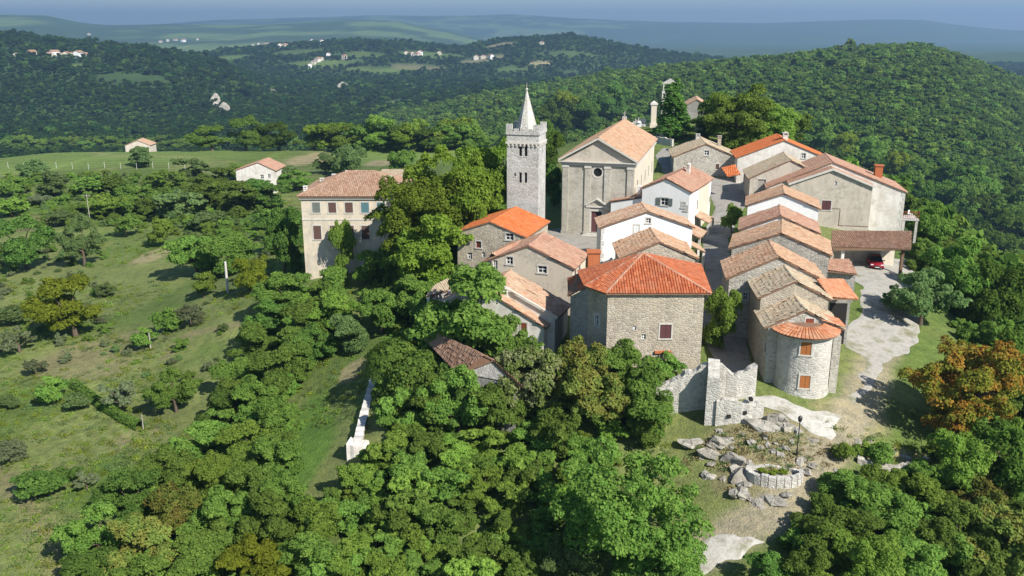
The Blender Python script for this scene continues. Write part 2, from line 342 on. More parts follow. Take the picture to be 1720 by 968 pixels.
# ---- sheet
def axis(fine0, fine1, st, mid, mst, far, n):
    a = list(np.arange(fine0, fine1, st)); r = list(np.arange(fine1, mid, mst)); g = list(mid * (far / mid) ** (np.arange(1, n + 1) / n)) if mid > 0 else []
    return a, r + [mid] + g
fx, rx_ = axis(-72, 72, .6, 330, 3.2, 9000, 95); _, lx_ = axis(-72, 72, .6, 330, 3.2, 9000, 95)
XS = np.array(sorted([-q for q in lx_] + fx + rx_))
fy, ry_ = axis(40, 135, .6, 460, 2.6, 13000, 170)
YS = np.array(sorted([-9000, -4000, -1500, -600, -250, -100, -50, -20, 0, 10, 20, 30, 35] + fy + ry_))
GX, GY = np.meshgrid(XS, YS); gx, gy = GX.ravel(), GY.ravel(); gz = H(gx, gy)
# ---- ground cover painted by place: ellipses and tracks found from the photograph, stored as places on the ground
C_MEADOW, C_DRY, C_LUSH, C_DIRT = np.array((.13,.19,.050)), np.array((.20,.235,.085)), np.array((.11,.21,.038)), np.array((.40,.35,.27))
C_WOOD, C_TAN, C_FIELD = np.array((.045,.085,.026)), np.array((.36,.31,.19)), np.array((.15,.22,.06))
n1 = fbm(gx, gy, 14, 21, 4) + .5; n2 = fbm(gx, gy, 3.5, 22, 3) + .5; n3 = fbm(gx, gy, 260, 23, 4) + .5
col = C_MEADOW[None] * (1 - sstep(.38, .72, n1)[:, None]) + C_DRY[None] * sstep(.38, .72, n1)[:, None]
col = col * (.75 + .5 * n2)[:, None]
wf = sstep(345, 400, np.hypot(gx * .85, gy)); col = col * (1 - wf[:, None]) + C_WOOD[None] * wf[:, None]
kf = (sstep(.50, .60, n3) * .75 * sstep(2300, 2900, gy))[:, None]; col = col * (1 - kf) + (C_FIELD * 1.1)[None] * kf
wr = sstep(44, 60, gx - .12 * (gy - 100)) * (gy > 20); col = col * (1 - .85 * wr[:, None]) + C_WOOD[None] * .85 * wr[:, None]
ELL = [  # u, v, half width px, half height px, colour, strength
    (250,470,75,55,C_DRY,.8),(120,740,110,80,C_DRY,.8),(30,900,75,70,C_DRY,.9),(170,810,50,50,C_LUSH,.7),(60,470,70,45,C_DRY,.8),(170,600,110,40,C_TAN*.75,.6),(280,590,60,40,C_DRY,.8),
    (255,430,22,14,C_TAN,.8),(340,380,60,28,C_MEADOW,.8),(420,372,40,20,C_LUSH,.9),(150,262,260,12,C_FIELD,1),(700,258,170,13,C_FIELD*1.15,1),(520,268,32,12,C_TAN,1),(640,275,26,6,C_TAN,1),(60,300,90,12,C_FIELD*.8,.9),(60,345,60,14,C_LUSH,.7),
    (60,375,60,14,C_TAN*.7,.7),(390,545,50,25,C_DRY,.8),(520,750,35,90,C_LUSH*1.1,.9),(545,520,40,50,C_LUSH,.9),(520,700,25,60,C_LUSH*1.1,.9),(600,620,30,16,C_TAN,.9),(330,660,40,20,C_DRY,.8),(230,735,35,20,C_TAN*.8,.7),
    (700,935,160,40,C_DRY,.7),(830,890,50,40,C_DRY*1.1,.8),(720,880,60,18,C_TAN*.8,.6),
    (1300,740,120,60,C_TAN*.85,.85),(1220,850,70,70,C_DRY,.9),(1250,800,60,40,C_TAN*.8,.8),(1270,878,75,18,C_DIRT*.95,.9),(1360,815,40,25,C_DIRT*.85,.7),(1440,610,40,28,C_DRY,.9),(1430,700,60,30,C_TAN,.7),(1510,780,60,30,C_TAN,.8),(1000,400,70,14,C_DIRT*.9,.9),
    (425,135,58,11,C_TAN*.75,1),(380,98,40,8,C_FIELD*.8,.9),(180,212,26,9,C_FIELD*.9,1),(580,150,16,10,C_TAN*1.2,1),(370,182,17,15,np.array((.50,.46,.40)),1),(150,264,260,10,C_FIELD*1.1,1),(720,257,170,8,C_FIELD*1.25,1),(540,108,70,6,C_FIELD*.8,.8),(640,118,60,6,C_FIELD*.8,.8),(700,112,50,5,C_TAN*.7,.7),(600,92,60,5,C_FIELD*.7,.7),(500,88,40,5,C_FIELD*.7,.7),
    (810,100,40,6,C_TAN*.9,.8),(910,108,22,6,C_TAN,.9),(840,76,35,4,C_TAN*.7,.8),(670,172,35,6,C_FIELD*.9,1),(135,110,30,6,C_FIELD,.7),(720,92,60,5,C_FIELD*.8,.7),(950,90,50,5,C_FIELD*.7,.6),(860,118,30,5,C_FIELD*.7,.6),(450,150,40,6,C_TAN*.6,.7)]
_c = hits([(e[0], e[1]) for e in ELL]); _a = hits([(e[0] + e[2], e[1]) for e in ELL]); _b = hits([(e[0], e[1] + e[3]) for e in ELL]); _b2 = hits([(e[0], e[1] - e[3]) for e in ELL])
ELLW = []
for e, c, a, b, b2 in zip(ELL, _c, _a, _b, _b2):
    rx = abs(a[0] - c[0]); ry = max(.5 * abs(b2[1] - b[1]), 1.0); ry = min(ry, rx * 3.0) if c[1] < 230 else (min(ry, 34.0) if c[1] < 420 else min(ry, rx * .7))
    ELLW.append((c[0], c[1], rx, ry, e[4], e[5]))
    w = np.hypot((gx - c[0]) / rx, (gy - c[1]) / ry) + .55 * fbm(gx, gy, rx * .7 + 1, 31, 3)
    k = ((1 - sstep(.75, 1.1, w)) * e[5])[:, None]; col = col * (1 - k) + np.asarray(e[4])[None] * k * (.85 + .3 * n2)[:, None]
def seg_dist(x, y, P):
    d = np.full(x.shape, 1e9)
    for (x0, y0), (x1, y1) in zip(P[:-1], P[1:]):
        dx, dy = x1 - x0, y1 - y0; t = np.clip(((x - x0) * dx + (y - y0) * dy) / (dx * dx + dy * dy + 1e-9), 0, 1)
        d = np.minimum(d, np.hypot(x - x0 - t * dx, y - y0 - t * dy))
    return d
TRACKS = [([(1495,560),(1470,610),(1450,660),(1430,700),(1400,745),(1350,800),(1310,850),(1240,890),(1190,925)], 1.7, C_DIRT * .95, .9),
    ([(300,690),(350,650),(400,600),(380,540),(340,505)], .8, C_DRY * 1.1, .8), ([(240,735),(190,690),(150,650)], .9, C_DRY * 1.15, .8), ([(0,790),(60,870),(100,950)], 1.0, C_TAN * .8, .6),
    ([(280,600),(320,560),(400,545)], .7, C_TAN * .7, .7), ([(310,320),(200,325),(60,330)], 1.3, C_TAN * .8, .7), ([(0,255),(180,262),(350,266)], 1.5, C_TAN, .4)]
for pts, w, c, s in TRACKS:
    P = [(p[0], p[1]) for p in hits(pts)]; m = (gx > min(p[0] for p in P) - 9) & (gx < max(p[0] for p in P) + 9) & (gy > min(p[1] for p in P) - 9) & (gy < max(p[1] for p in P) + 9)
    k = np.zeros_like(gx); k[m] = (1 - sstep(w * .6, w * 1.5, seg_dist(gx[m], gy[m], P) + 1.2 * fbm(gx[m], gy[m], 2.5, 33, 3))) * s
    col = col * (1 - k[:, None]) + c[None] * k[:, None] * (.8 + .4 * n2)[:, None]
# mown swathes on the two lower western fields, running beside the hedge
_q = hits([(122,648),(236,722),(120,740),(30,900)]); _d = _q[1, :2] - _q[0, :2]; _d /= np.linalg.norm(_d); _t = (gx - _q[0, 0]) * -_d[1] + (gy - _q[0, 1]) * _d[0]; _w = np.maximum(1 - sstep(5, 9, np.hypot(gx - _q[2, 0], gy - _q[2, 1])), 1 - sstep(3, 7, np.hypot(gx - _q[3, 0], gy - _q[3, 1])))
_s = np.sin(_t * 2 * math.pi / 1.7 + 3 * fbm(gx, gy, 6, 91, 2)) * (.5 + fbm(gx, gy, 2.0, 92, 2)); col = col * (1 + .32 * _w * _s)[:, None]
# vineyard rows on the far terraces
ro = (np.sin(gy * 2 * math.pi / 5.2 + gx * .15) > .1) & (gy > 190) & (gy < 330) & (gx < -20); col[ro] *= .72
nx, ny = len(XS), len(YS); idx = np.arange(nx * ny).reshape(ny, nx)
quads = np.stack([idx[:-1, :-1], idx[:-1, 1:], idx[1:, 1:], idx[1:, :-1]], -1).reshape(-1, 4)
me = bpy.data.meshes.new('ground'); me.vertices.add(len(gx)); me.vertices.foreach_set('co', np.stack([gx, gy, gz], 1).ravel())
me.loops.add(quads.size); me.loops.foreach_set('vertex_index', quads.ravel().astype(np.int32)); me.polygons.add(len(quads))
me.polygons.foreach_set('loop_start', np.arange(0, quads.size, 4, dtype=np.int32))
at = me.attributes.new('cover', 'FLOAT_COLOR', 'POINT'); at.data.foreach_set('color', np.concatenate([np.clip(col, 0, 1), np.ones((len(gx), 1))], 1).ravel())
me.polygons.foreach_set('use_smooth', np.ones(len(quads), bool)); me.update(calc_edges=True)
m, t, b = newmat('meadow_ground'); a = N(t, 'ShaderNodeAttribute', attribute_name='cover'); g = N(t, 'ShaderNodeNewGeometry')
na_ = noise(t, g.outputs['Position'], 1.1, 8, .7); nb_ = noise(t, g.outputs['Position'], 5.5, 5, .7); nc_ = noise(t, g.outputs['Position'], .012, 8, .65)
c = mix(t, .75, a.outputs['Color'], ramp(t, na_, [(.3, (.42,.46,.40)), (.5, (.95,.95,.95)), (.72, (1.4,1.3,1.1))]), 'MULTIPLY')
c = mix(t, .55, c, ramp(t, nb_, [(.32, (.45,.5,.4)), (.68, (1.2,1.15,1.05))]), 'MULTIPLY')
c = mix(t, .6, c, ramp(t, nc_, [(.35, (.6,.65,.6)), (.65, (1.3,1.25,1.1))]), 'MULTIPLY')
t.links.new(c, b.inputs['Base Color']); bump(t, b, mth(t, 'ADD', nb_, na_), .8, .25); b.inputs['Roughness'].default_value = 1.0
me.materials.append(m); ground = bpy.data.objects.new('ground', me); COL.objects.link(ground)
tag(ground, kind='structure')
def drape(name, poly_uv, mat, lift=.04, st=.25, seed=1, fray=.5):
    """a sheet laid on the ground inside an outline, with a frayed edge"""
    P = [(p[0], p[1]) for p in hits(poly_uv)]; X = [p[0] for p in P]; Y = [p[1] for p in P]
    xs = np.arange(min(X) - 1, max(X) + 1, st); ys = np.arange(min(Y) - 1, max(Y) + 1, st); qx, qy = np.meshgrid(xs, ys); sh = qx.shape; qx, qy = qx.ravel(), qy.ravel()
    wx, wy = qx + fray * 4 * fbm(qx, qy, 2.2, seed), qy + fray * 4 * fbm(qx, qy, 2.2, seed + 5)
    ins = np.zeros(len(qx), bool)
    for (x0, y0), (x1, y1) in zip(P, P[1:] + P[:1]):
        c = ((y0 > wy) != (y1 > wy)) & (wx < (x1 - x0) * (wy - y0) / (y1 - y0 + 1e-12) + x0); ins ^= c
    ins = ins.reshape(sh); z = H(qx, qy).reshape(sh); mb = MB(); ids = {}
    def vid(i, j):
        if (i, j) not in ids: ids[(i, j)] = len(mb.v); mb.v.append((xs[j], ys[i], z[i, j] + lift))
        return ids[(i, j)]
    for i in range(sh[0] - 1):
        for j in range(sh[1] - 1):
            if ins[i, j] and ins[i + 1, j + 1] and ins[i + 1, j] and ins[i, j + 1]: mb.f.append([vid(i, j), vid(i, j + 1), vid(i + 1, j + 1), vid(i + 1, j)]); mb.r.append(.5)
    from collections import Counter
    ec = Counter(); 
    for f in mb.f:
        for q in range(4): ec[tuple(sorted((f[q], f[(q + 1) % 4])))] += 1
    nb = {}
    for (p_, q_), k in ec.items():
        if k == 1: nb.setdefault(p_, []).append(q_); nb.setdefault(q_, []).append(p_)
    for _ in range(6):
        nv = {i: (sum(mb.v[k][0] for k in l) / len(l) * .5 + mb.v[i][0] * .5, sum(mb.v[k][1] for k in l) / len(l) * .5 + mb.v[i][1] * .5) for i, l in nb.items()}
        for i, (x_, y_) in nv.items(): mb.v[i] = (x_, y_, mb.v[i][2])
    for i in nb: mb.v[i] = (mb.v[i][0], mb.v[i][1], h1(mb.v[i][0], mb.v[i][1]) + lift * .3)
    o = mb.build(name, mat, None, True); tag(o, kind='structure'); return o
def dust_mat(name, c0, c1, c2):
    m, t, b = newmat(name); v = coords(t); a = noise(t, v, .45, 6, .7); f = noise(t, v, 6, 5, .7)
    c = ramp(t, a, [(.35, c0), (.5, c1), (.66, c2)]); c = mix(t, .5, c, ramp(t, f, [(.3, (.6,.6,.6)), (.65, (1.1,1.1,1.1))]), 'MULTIPLY')
    t.links.new(c, b.inputs['Base Color']); bump(t, b, f, .6, .06); return m
M['gravel'] = dust_mat('pale_gravel', (.27,.26,.22), (.38,.36,.32), (.20,.20,.12))
M['track'] = dust_mat('dusty_track', (.30,.27,.20), (.42,.38,.31), (.22,.20,.11))
M['paving'] = dust_mat('stone_paving', (.24,.225,.20), (.32,.30,.265), (.20,.19,.155))
M['limewash'] = dust_mat('white_limestone_dust', (.30,.28,.22), (.50,.48,.43), (.24,.23,.15))
drape('gravel_yard', [(1412,560),(1442,532),(1445,480),(1405,462),(1400,438),(1530,438),(1540,470),(1548,515),(1550,560),(1530,592),(1496,600),(1474,640),(1440,692),(1428,690),(1446,640),(1452,600),(1420,584)], M['gravel'], .05, .25, 3)
drape('village_lane', [(1178,400),(1225,400),(1235,470),(1255,560),(1270,640),(1215,640),(1175,560),(1185,480)], M['paving'], .05, .25, 12, .1)
drape('upper_lane', [(1100,262),(1112,248),(1135,250),(1138,290),(1150,296),(1235,300),(1262,310),(1255,345),(1225,402),(1176,402),(1200,350),(1190,325),(1130,325)], M['paving'], .06, .25, 13, .1)
drape('church_square', [(915,420),(1060,425),(1062,378),(1030,372),(918,385)], M['paving'], .06, .25, 14, .1)
drape('limestone_road', [(1150,918),(1215,898),(1262,893),(1288,908),(1250,930),(1205,960),(1160,945)], M['limewash'], .07, .2, 17, .8)
# ================================================================== BUILDING KIT
rng = random.Random(7)
def roof_tiles(mb, pts, w=.25, L=.42, rough=.012, seed=0, lift=.02, miss=0.0):
    """barrel tiles laid on a convex sloping polygon"""
    rr = random.Random(seed); P = [Vector(p) for p in pts]; n = Vector((0, 0, 0))
    for i in range(len(P)): n += (P[i] - P[0]).cross(P[(i + 1) % len(P)] - P[0])
    n.normalize()
    if n.z < 0: n = -n
    d = Vector((0, 0, -1)); d = (d - n * d.dot(n)).normalized(); a = n.cross(d).normalized(); o = P[0]
    Q = [((p - o).dot(a), (p - o).dot(d)) for p in P]; amin = min(q[0] for q in Q); amax = max(q[0] for q in Q)
    k = max(1, int((amax - amin) / w)); ww = (amax - amin) / k
    for i in range(k):
        ac = amin + (i + .5) * ww; S = []
        for (x0, y0), (x1, y1) in zip(Q, Q[1:] + Q[:1]):
            if (x0 > ac) != (x1 > ac): S.append(y0 + (y1 - y0) * (ac - x0) / (x1 - x0))
        if len(S) < 2: continue
        s0, s1 = min(S), max(S); m = max(1, int(round((s1 - s0) / L)))
        for j in range(m):
            if rr.random() < miss: continue
            b0 = s0 + (s1 - s0) * j / m; b1 = s0 + (s1 - s0) * (j + 1) / m + .03
            h0 = lift + rr.uniform(-rough, rough); h1_ = lift + .025 + rr.uniform(-rough, rough); sx = rr.uniform(-rough, rough) * .8; vs = []
            for s, h in ((b0, h0), (b1, h1_)):
                for fx_, hz in ((-.49, 0), (-.26, .065), (.26, .065), (.49, 0)): vs.append(o + a * (ac + fx_ * ww + sx) + d * s + n * (h + hz))
            mb.add(vs, [(0, 4, 5, 1), (1, 5, 6, 2), (2, 6, 7, 3), (4, 7, 6, 5)], rr.random())
def ridge_caps(mb, p, q, r=.15, L=.45, seed=0, lift=.04):
    p, q = Vector(p), Vector(q); d = q - p; n = max(1, int(d.length / L)); rr = random.Random(seed); d.normalize()
    s = d.cross(Vector((0, 0, 1))).normalized(); up = s.cross(d); ln = (q - p).length / n
    for i in range(n):
        vs = []; dz = rr.uniform(-.012, .012)
        for t_, k in ((i * ln, .92), ((i + 1) * ln + .03, 1.06)):
            for ang in (0, 45, 90, 135, 180):
                c, z = math.cos(R_(ang)) * r * k, math.sin(R_(ang)) * r * k * .8; vs.append(p + d * t_ + s * c + up * (z + lift + dz - .05))
        mb.add(vs, [(j, j + 1, 5 + j + 1, 5 + j) for j in range(4)] + [(5, 6, 7, 8, 9)], rr.random())
def roof(parent, planes, ridges, mat, capmat=None, t=.13, seed=0, miss=0.0, rough=.012, w=.25):
    """roof slab part with its laid tiles as one mass below it"""
    mb = MB()
    for p in planes: mb.slab(p, t)
    ro = mb.build('roof', M['slab'], parent); tl = MB()
    for i, p in enumerate(planes): roof_tiles(tl, p, seed=seed * 31 + i, miss=miss, rough=rough, w=w)
    for i, (p, q) in enumerate(ridges):
        if not capmat: ridge_caps(tl, p, q, seed=seed + i)
    tl.build('roof_tiles', M[mat], ro, kind='stuff')
    if capmat:
        cm = MB()
        for i, (p, q) in enumerate(ridges): ridge_caps(cm, p, q, seed=seed + i)
        cm.build('ridge_caps', M[capmat], ro)
    return ro
def walls(parent, outlines, mat, name='wall'):
    """outlines: list of (points3d, [hole loops]); every hole gets a 0.22 m reveal along inward vector"""
    mb = MB()
    for pts, holes, inward in outlines:
        loops = [[Vector(p) for p in pts]] + [[Vector(p) for p in h] for h in holes]; flat = [p for l in loops for p in l]
        mb.add(flat, [list(tr) for tr in tessellate_polygon(loops)])
        for h in holes:
            k = len(h); mb.add(list(h) + [tuple(Vector(p) + Vector(inward) * .22) for p in h], [(i, (i + 1) % k, k + (i + 1) % k, k + i) for i in range(k)])
    return mb.build(name, mat if not isinstance(mat, str) else M[mat], parent)
class Face:
    """a wall plane: local s (along), z (up) -> 3d"""
    def __init__(f, o, a, inward): f.o = Vector(o); f.a = Vector(a).normalized(); f.i = Vector(inward).normalized()
    def at(f, s, z, d=0.0): return f.o + f.a * s + Vector((0, 0, z)) + f.i * d
    def rect(f, s, z, w, h, d=0.0): return [f.at(s - w / 2, z - h / 2, d), f.at(s + w / 2, z - h / 2, d), f.at(s + w / 2, z + h / 2, d), f.at(s - w / 2, z + h / 2, d)]
    def bar(f, mb, s0, s1, z0, z1, d0, d1):
        v = [f.at(s, z, d) for d in (d0, d1) for s, z in ((s0, z0), (s1, z0), (s1, z1), (s0, z1))]
        mb.add(v, [(0,1,2,3),(7,6,5,4),(0,4,5,1),(1,5,6,2),(2,6,7,3),(3,7,4,0)])
def opening(parent, f, s, z, w, h, kind, surround=True, col='sh_brown'):
    """window / door pieces set in a hole of face f"""
    nm = 'door' if kind in ('door', 'doorway') else 'window'
    mb = MB()
    if surround:
        q = .12
        f.bar(mb, s - w / 2 - q, s - w / 2, z - h / 2, z + h / 2, -.03, .10); f.bar(mb, s + w / 2, s + w / 2 + q, z - h / 2, z + h / 2, -.03, .10)
        f.bar(mb, s - w / 2 - q, s + w / 2 + q, z + h / 2, z + h / 2 + .16, -.035, .10)
        if nm == 'window': f.bar(mb, s - w / 2 - q - .05, s + w / 2 + q + .05, z - h / 2 - .12, z - h / 2, -.08, .10)
    else: f.bar(mb, s - w / 2 - .02, s + w / 2 + .02, z - h / 2 - .06, z - h / 2, -.04, .12)
    o = mb.build(nm, M['trim'], parent)
    mb = MB(); mb.poly(f.rect(s, z, w, h, .20)); mb.poly(f.rect(s, z, w, h, .23)); p = mb.build('pane' if nm == 'window' else 'dark_opening', M['glass'] if kind in ('win', 'open') else M['dark'], o)
    if kind in ('win', 'open'):
        mb = MB(); e = .05
        for a, b in ((-w/2, -w/2 + .07), (w/2 - .07, w/2), (-.035, .035)): f.bar(mb, s + a, s + b, z - h/2, z + h/2, .12, .17)
        for a, b in ((-h/2, -h/2 + .07), (h/2 - .07, h/2), (-.02, .04)): f.bar(mb, s - w/2 + .07, s + w/2 - .07, z + a, z + b, .125, .165)
        mb.build('sash', M['frame_w'] if col != 'sh_red' else M['sh_red'], o)
    if kind == 'open':
        for sg in (-1, 1):
            mb = MB(); c = s + sg * (w * .77 + .06); f.bar(mb, c - w / 4 - .03, c + w / 4 + .03, z - h/2, z + h/2, -.08, -.035)
            for k in range(5): f.bar(mb, c - w/4, c + w/4, z - h/2 + .08 + k * h / 5.4, z - h/2 + .08 + k * h / 5.4 + h / 9, -.10, -.08)
            mb.build('shutter', M[col], o)
    if kind == 'shut':
        for sg in (-1, 1):
            mb = MB(); c = s + sg * w / 4; f.bar(mb, c - w/4 + .008, c + w/4 - .008, z - h/2, z + h/2, .02, .07)
            for k in range(7): f.bar(mb, c - w/4 + .05, c + w/4 - .05, z - h/2 + .05 + k * h / 7.4, z - h/2 + .05 + k * h / 7.4 + h / 13, .0, .02)
            mb.build('shutter', M[col], o)
    if kind == 'door':
        mb = MB(); f.bar(mb, s - w/2, s + w/2, z - h/2, z + h/2, .12, .17); mb.build('leaf', M[col], o)
    if kind == 'halfdoor':
        mb = MB(); f.bar(mb, s - w/2, s, z - h/2, z + h/2, .10, .15); mb.build('leaf', M[col], o)
    return o
def chimney(ro, p, w=.55, h=1.1, mat='stone_pale', cap='slab', label=None):
    mb = MB(); x, y, z = p; mb.box((x - w/2, y - w/2, z - 1.2), (x + w/2, y + w/2, z + h))
    mb.box((x - w/2 - .06, y - w/2 - .06, z + h), (x + w/2 + .06, y + w/2 + .06, z + h + .1))
    if cap == 'house':
        for sx in (-1, 1): mb.box((x + sx * w * .42 - .07, y - w/2, z + h + .1), (x + sx * w * .42 + .07, y + w/2, z + h + .38))
        mb.add([(x - w*.65, y - w*.6, z + h + .38), (x + w*.65, y - w*.6, z + h + .38), (x + w*.65, y + w*.6, z + h + .38), (x - w*.65, y + w*.6, z + h + .38), (x, y - w*.6, z + h + .62), (x, y + w*.6, z + h + .62)],
               [(0, 1, 4), (1, 2, 5, 4), (2, 3, 5), (3, 0, 4, 5), (3, 2, 1, 0)])
    elif cap == 'tall': mb.box((x - w/2 - .12, y - w/2 - .12, z + h + .1), (x + w/2 + .12, y + w/2 + .12, z + h + .22))
    else:
        for sx in (-1, 1):
            for sy in (-1, 1): mb.box((x + sx * w * .36 - .07, y + sy * w * .36 - .07, z + h + .1), (x + sx * w * .36 + .07, y + sy * w * .36 + .07, z + h + .32))
        mb.box((x - w/2 - .08, y - w/2 - .08, z + h + .32), (x + w/2 + .08, y + w/2 + .08, z + h + .40))
    o = mb.build('chimney', M[mat], ro)
    if label: o['label'] = label
    return o
def gable_house(name, label, Lp, Rp, ze, zr, length, zb, wall, tile, heading=None, width=None, ridge=.5, oe=.3, ov=.14, opens=(), mats=None, cat='house', group=None, seed=0,
                coping=None, front_only=False, caps=None, miss=0.0, rough=.012, right_dz=0.0):
    """front-gabled house. Lp, Rp: photograph pixels of the two front eave corners at height ze; opens: (side, u, v, w_m, h_m, kind, surround, colour)"""
    A = px(Lp[0], Lp[1], ze)
    if heading is None:
        B = px(Rp[0], Rp[1], ze); dv = B - A; w = dv.length; rz = math.atan2(dv.y, dv.x)
    else:
        rz = -R_(heading); du = Vector((math.cos(rz), math.sin(rz), 0)); w = width
        if w is None:
            lo, hi = 1.0, 30.0
            for _ in range(40):
                w = (lo + hi) / 2
                if proj(A + du * w)[0] < Rp[0]: lo = w
                else: hi = w
    e = empty(name, (A.x, A.y, zb), rz, label, cat, group); he, hr, rx = ze - zb, zr - zb, w * ridge; l = length
    mat = Matrix.Translation((A.x, A.y, zb)) @ Matrix.Rotation(rz, 4, 'Z'); inv = mat.inverted()
    fF, fR, fL = Face((0, 0, 0), (1, 0, 0), (0, 1, 0)), Face((w, 0, 0), (0, 1, 0), (-1, 0, 0)), Face((0, 0, 0), (0, 1, 0), (1, 0, 0))
    faces = {'F': fF, 'R': fR, 'L': fL}; holes = {'F': [], 'R': [], 'L': []}; todo = []
    co = inv @ Vector((0, 0, CAM_Z))
    for side, u, v, ow, oh, kind, sur, colr in opens:
        f = faces[side]; d = inv.to_3x3() @ ray(u, v); tt = (f.o - co).dot(f.i) / d.dot(f.i); p = co + d * tt; s = (p - f.o).dot(f.a)
        lim = w if side == 'F' else l
        s = min(max(s, ow / 2 + .25), lim - ow / 2 - .25); holes[side].append(f.rect(s, p.z, ow, oh)); todo.append((f, s, p.z, ow, oh, kind, sur, colr))
    hR = he + right_dz; F = [(0, 0, 0), (w, 0, 0), (w, 0, hR), (rx, 0, hr), (0, 0, he)]; outs = [(F, holes['F'], (0, 1, 0)), ([(w, 0, 0), (w, l, 0), (w, l, hR), (w, 0, hR)], holes['R'], (-1, 0, 0)),
         ([(0, l, 0), (0, 0, 0), (0, 0, he), (0, l, he)], holes['L'], (1, 0, 0)), ([(w, l, 0), (0, l, 0), (0, l, he), (rx, l, hr), (w, l, hR)], [], (0, -1, 0))]
    m = mats or {}
    if not m: walls(e, outs, wall)
    else:
        for sd, ou in zip('FRLB', outs): walls(e, [ou], m.get(sd, wall))
    for f, s, z, ow, oh, kind, sur, colr in todo: opening(e, f, s, z, ow, oh, kind, sur, colr)
    k1 = (hr - he) / rx; k2 = (hr - hR) / (w - rx); up = .15
    LS_ = [(rx, -ov, hr + up), (-oe, -ov, he - k1 * oe + up), (-oe, l + ov, he - k1 * oe + up), (rx, l + ov, hr + up)]
    RS_ = [(rx, -ov, hr + up), (rx, l + ov, hr + up), (w + oe, l + ov, hR - k2 * oe + up), (w + oe, -ov, hR - k2 * oe + up)]
    if rough >= .02:      # old roofs sag between the gables
        ns = 6; sg = min(.05 + rough * 3.2, .16) * min(1.0, l / 6.0); rs_ = random.Random(seed * 5 + 1); planes = []; rl = []
        prof = [(-ov + (l + 2 * ov) * i / ns, -sg * math.sin(math.pi * i / ns) + rs_.uniform(-.03, .03) * (0 < i < ns), -sg * .6 * math.sin(math.pi * i / ns) + rs_.uniform(-.04, .04), -sg * .6 * math.sin(math.pi * i / ns) + rs_.uniform(-.04, .04)) for i in range(ns + 1)]
        for (y0, r0, a0, b0), (y1, r1, a1, b1) in zip(prof, prof[1:]):
            planes.append([(rx, y0, hr + up + r0), (-oe, y0, LS_[1][2] + a0), (-oe, y1, LS_[1][2] + a1), (rx, y1, hr + up + r1)]); planes.append([(rx, y0, hr + up + r0), (rx, y1, hr + up + r1), (w + oe, y1, RS_[2][2] + b1), (w + oe, y0, RS_[2][2] + b0)]); rl.append(((rx, y0, hr + up + r0), (rx, y1, hr + up + r1)))
        ro = roof(e, planes, rl, tile, caps, seed=seed, miss=miss, rough=rough, t=.16)
    else: ro = roof(e, [LS_, RS_], [((rx, -ov, hr + up), (rx, l + ov, hr + up))], tile, caps, seed=seed, miss=miss, rough=rough)
    if coping:
        mb = MB()
        for p, q in ((LS_[1], LS_[0]), (RS_[0], RS_[3])):
            p, q = Vector(p), Vector(q); a = Vector((0, .09, .09)); mb.add([p + (0 * a) + Vector((0, -.06, -.14)), q + Vector((0, -.06, -.14)), q + Vector((0, -.06, .14)), p + Vector((0, -.06, .14)), p + Vector((0, .2, -.02)), q + Vector((0, .2, -.02)), q + Vector((0, .2, .14)), p + Vector((0, .2, .14))],
                   [(0,1,2,3),(7,6,5,4),(3,2,6,7),(0,4,5,1),(0,3,7,4),(1,5,6,2)])
        mb.build('gable_coping', M[coping], ro)
    return dict(e=e, w=w, l=l, he=he, hr=hr, rx=rx, roof=ro, inv=inv, mat=mat, F=fF, R=fR, L=fL, k1=k1, k2=k2)
def loc_of(hs, u, v, y):
    """local point on sight line at local depth y of the house"""
    inv = hs['inv']; co = inv @ Vector((0, 0, CAM_Z)); d = inv.to_3x3() @ ray(u, v); t = (y - co.y) / d.y; return co + d * t
def quoins(hs, corner, h, n, wd=.5):
    """corner stones, each one a part"""
    w = hs['w'] if corner == 'R' else 0; sg = 1 if corner == 'R' else -1; ms = {}
    for i in range(n):
        z = h * (i + .1) / n; big = i % 2; key = big
        if key not in ms:
            mb = MB(); a, b = (wd, wd * .55) if big else (wd * .55, wd); hh = h / n * .82
            mb.box((min(-sg * a, sg * .03), -.03, 0), (max(-sg * a, sg * .03), b, hh)); ms[key] = mb.mesh('quoin', M['trim'])
        o = bpy.data.objects.new('quoin', ms[key]); COL.objects.link(o); o.parent = hs['e']; o.location = (w, 0, z)
# ================================================================== VILLAGE
HS = {}
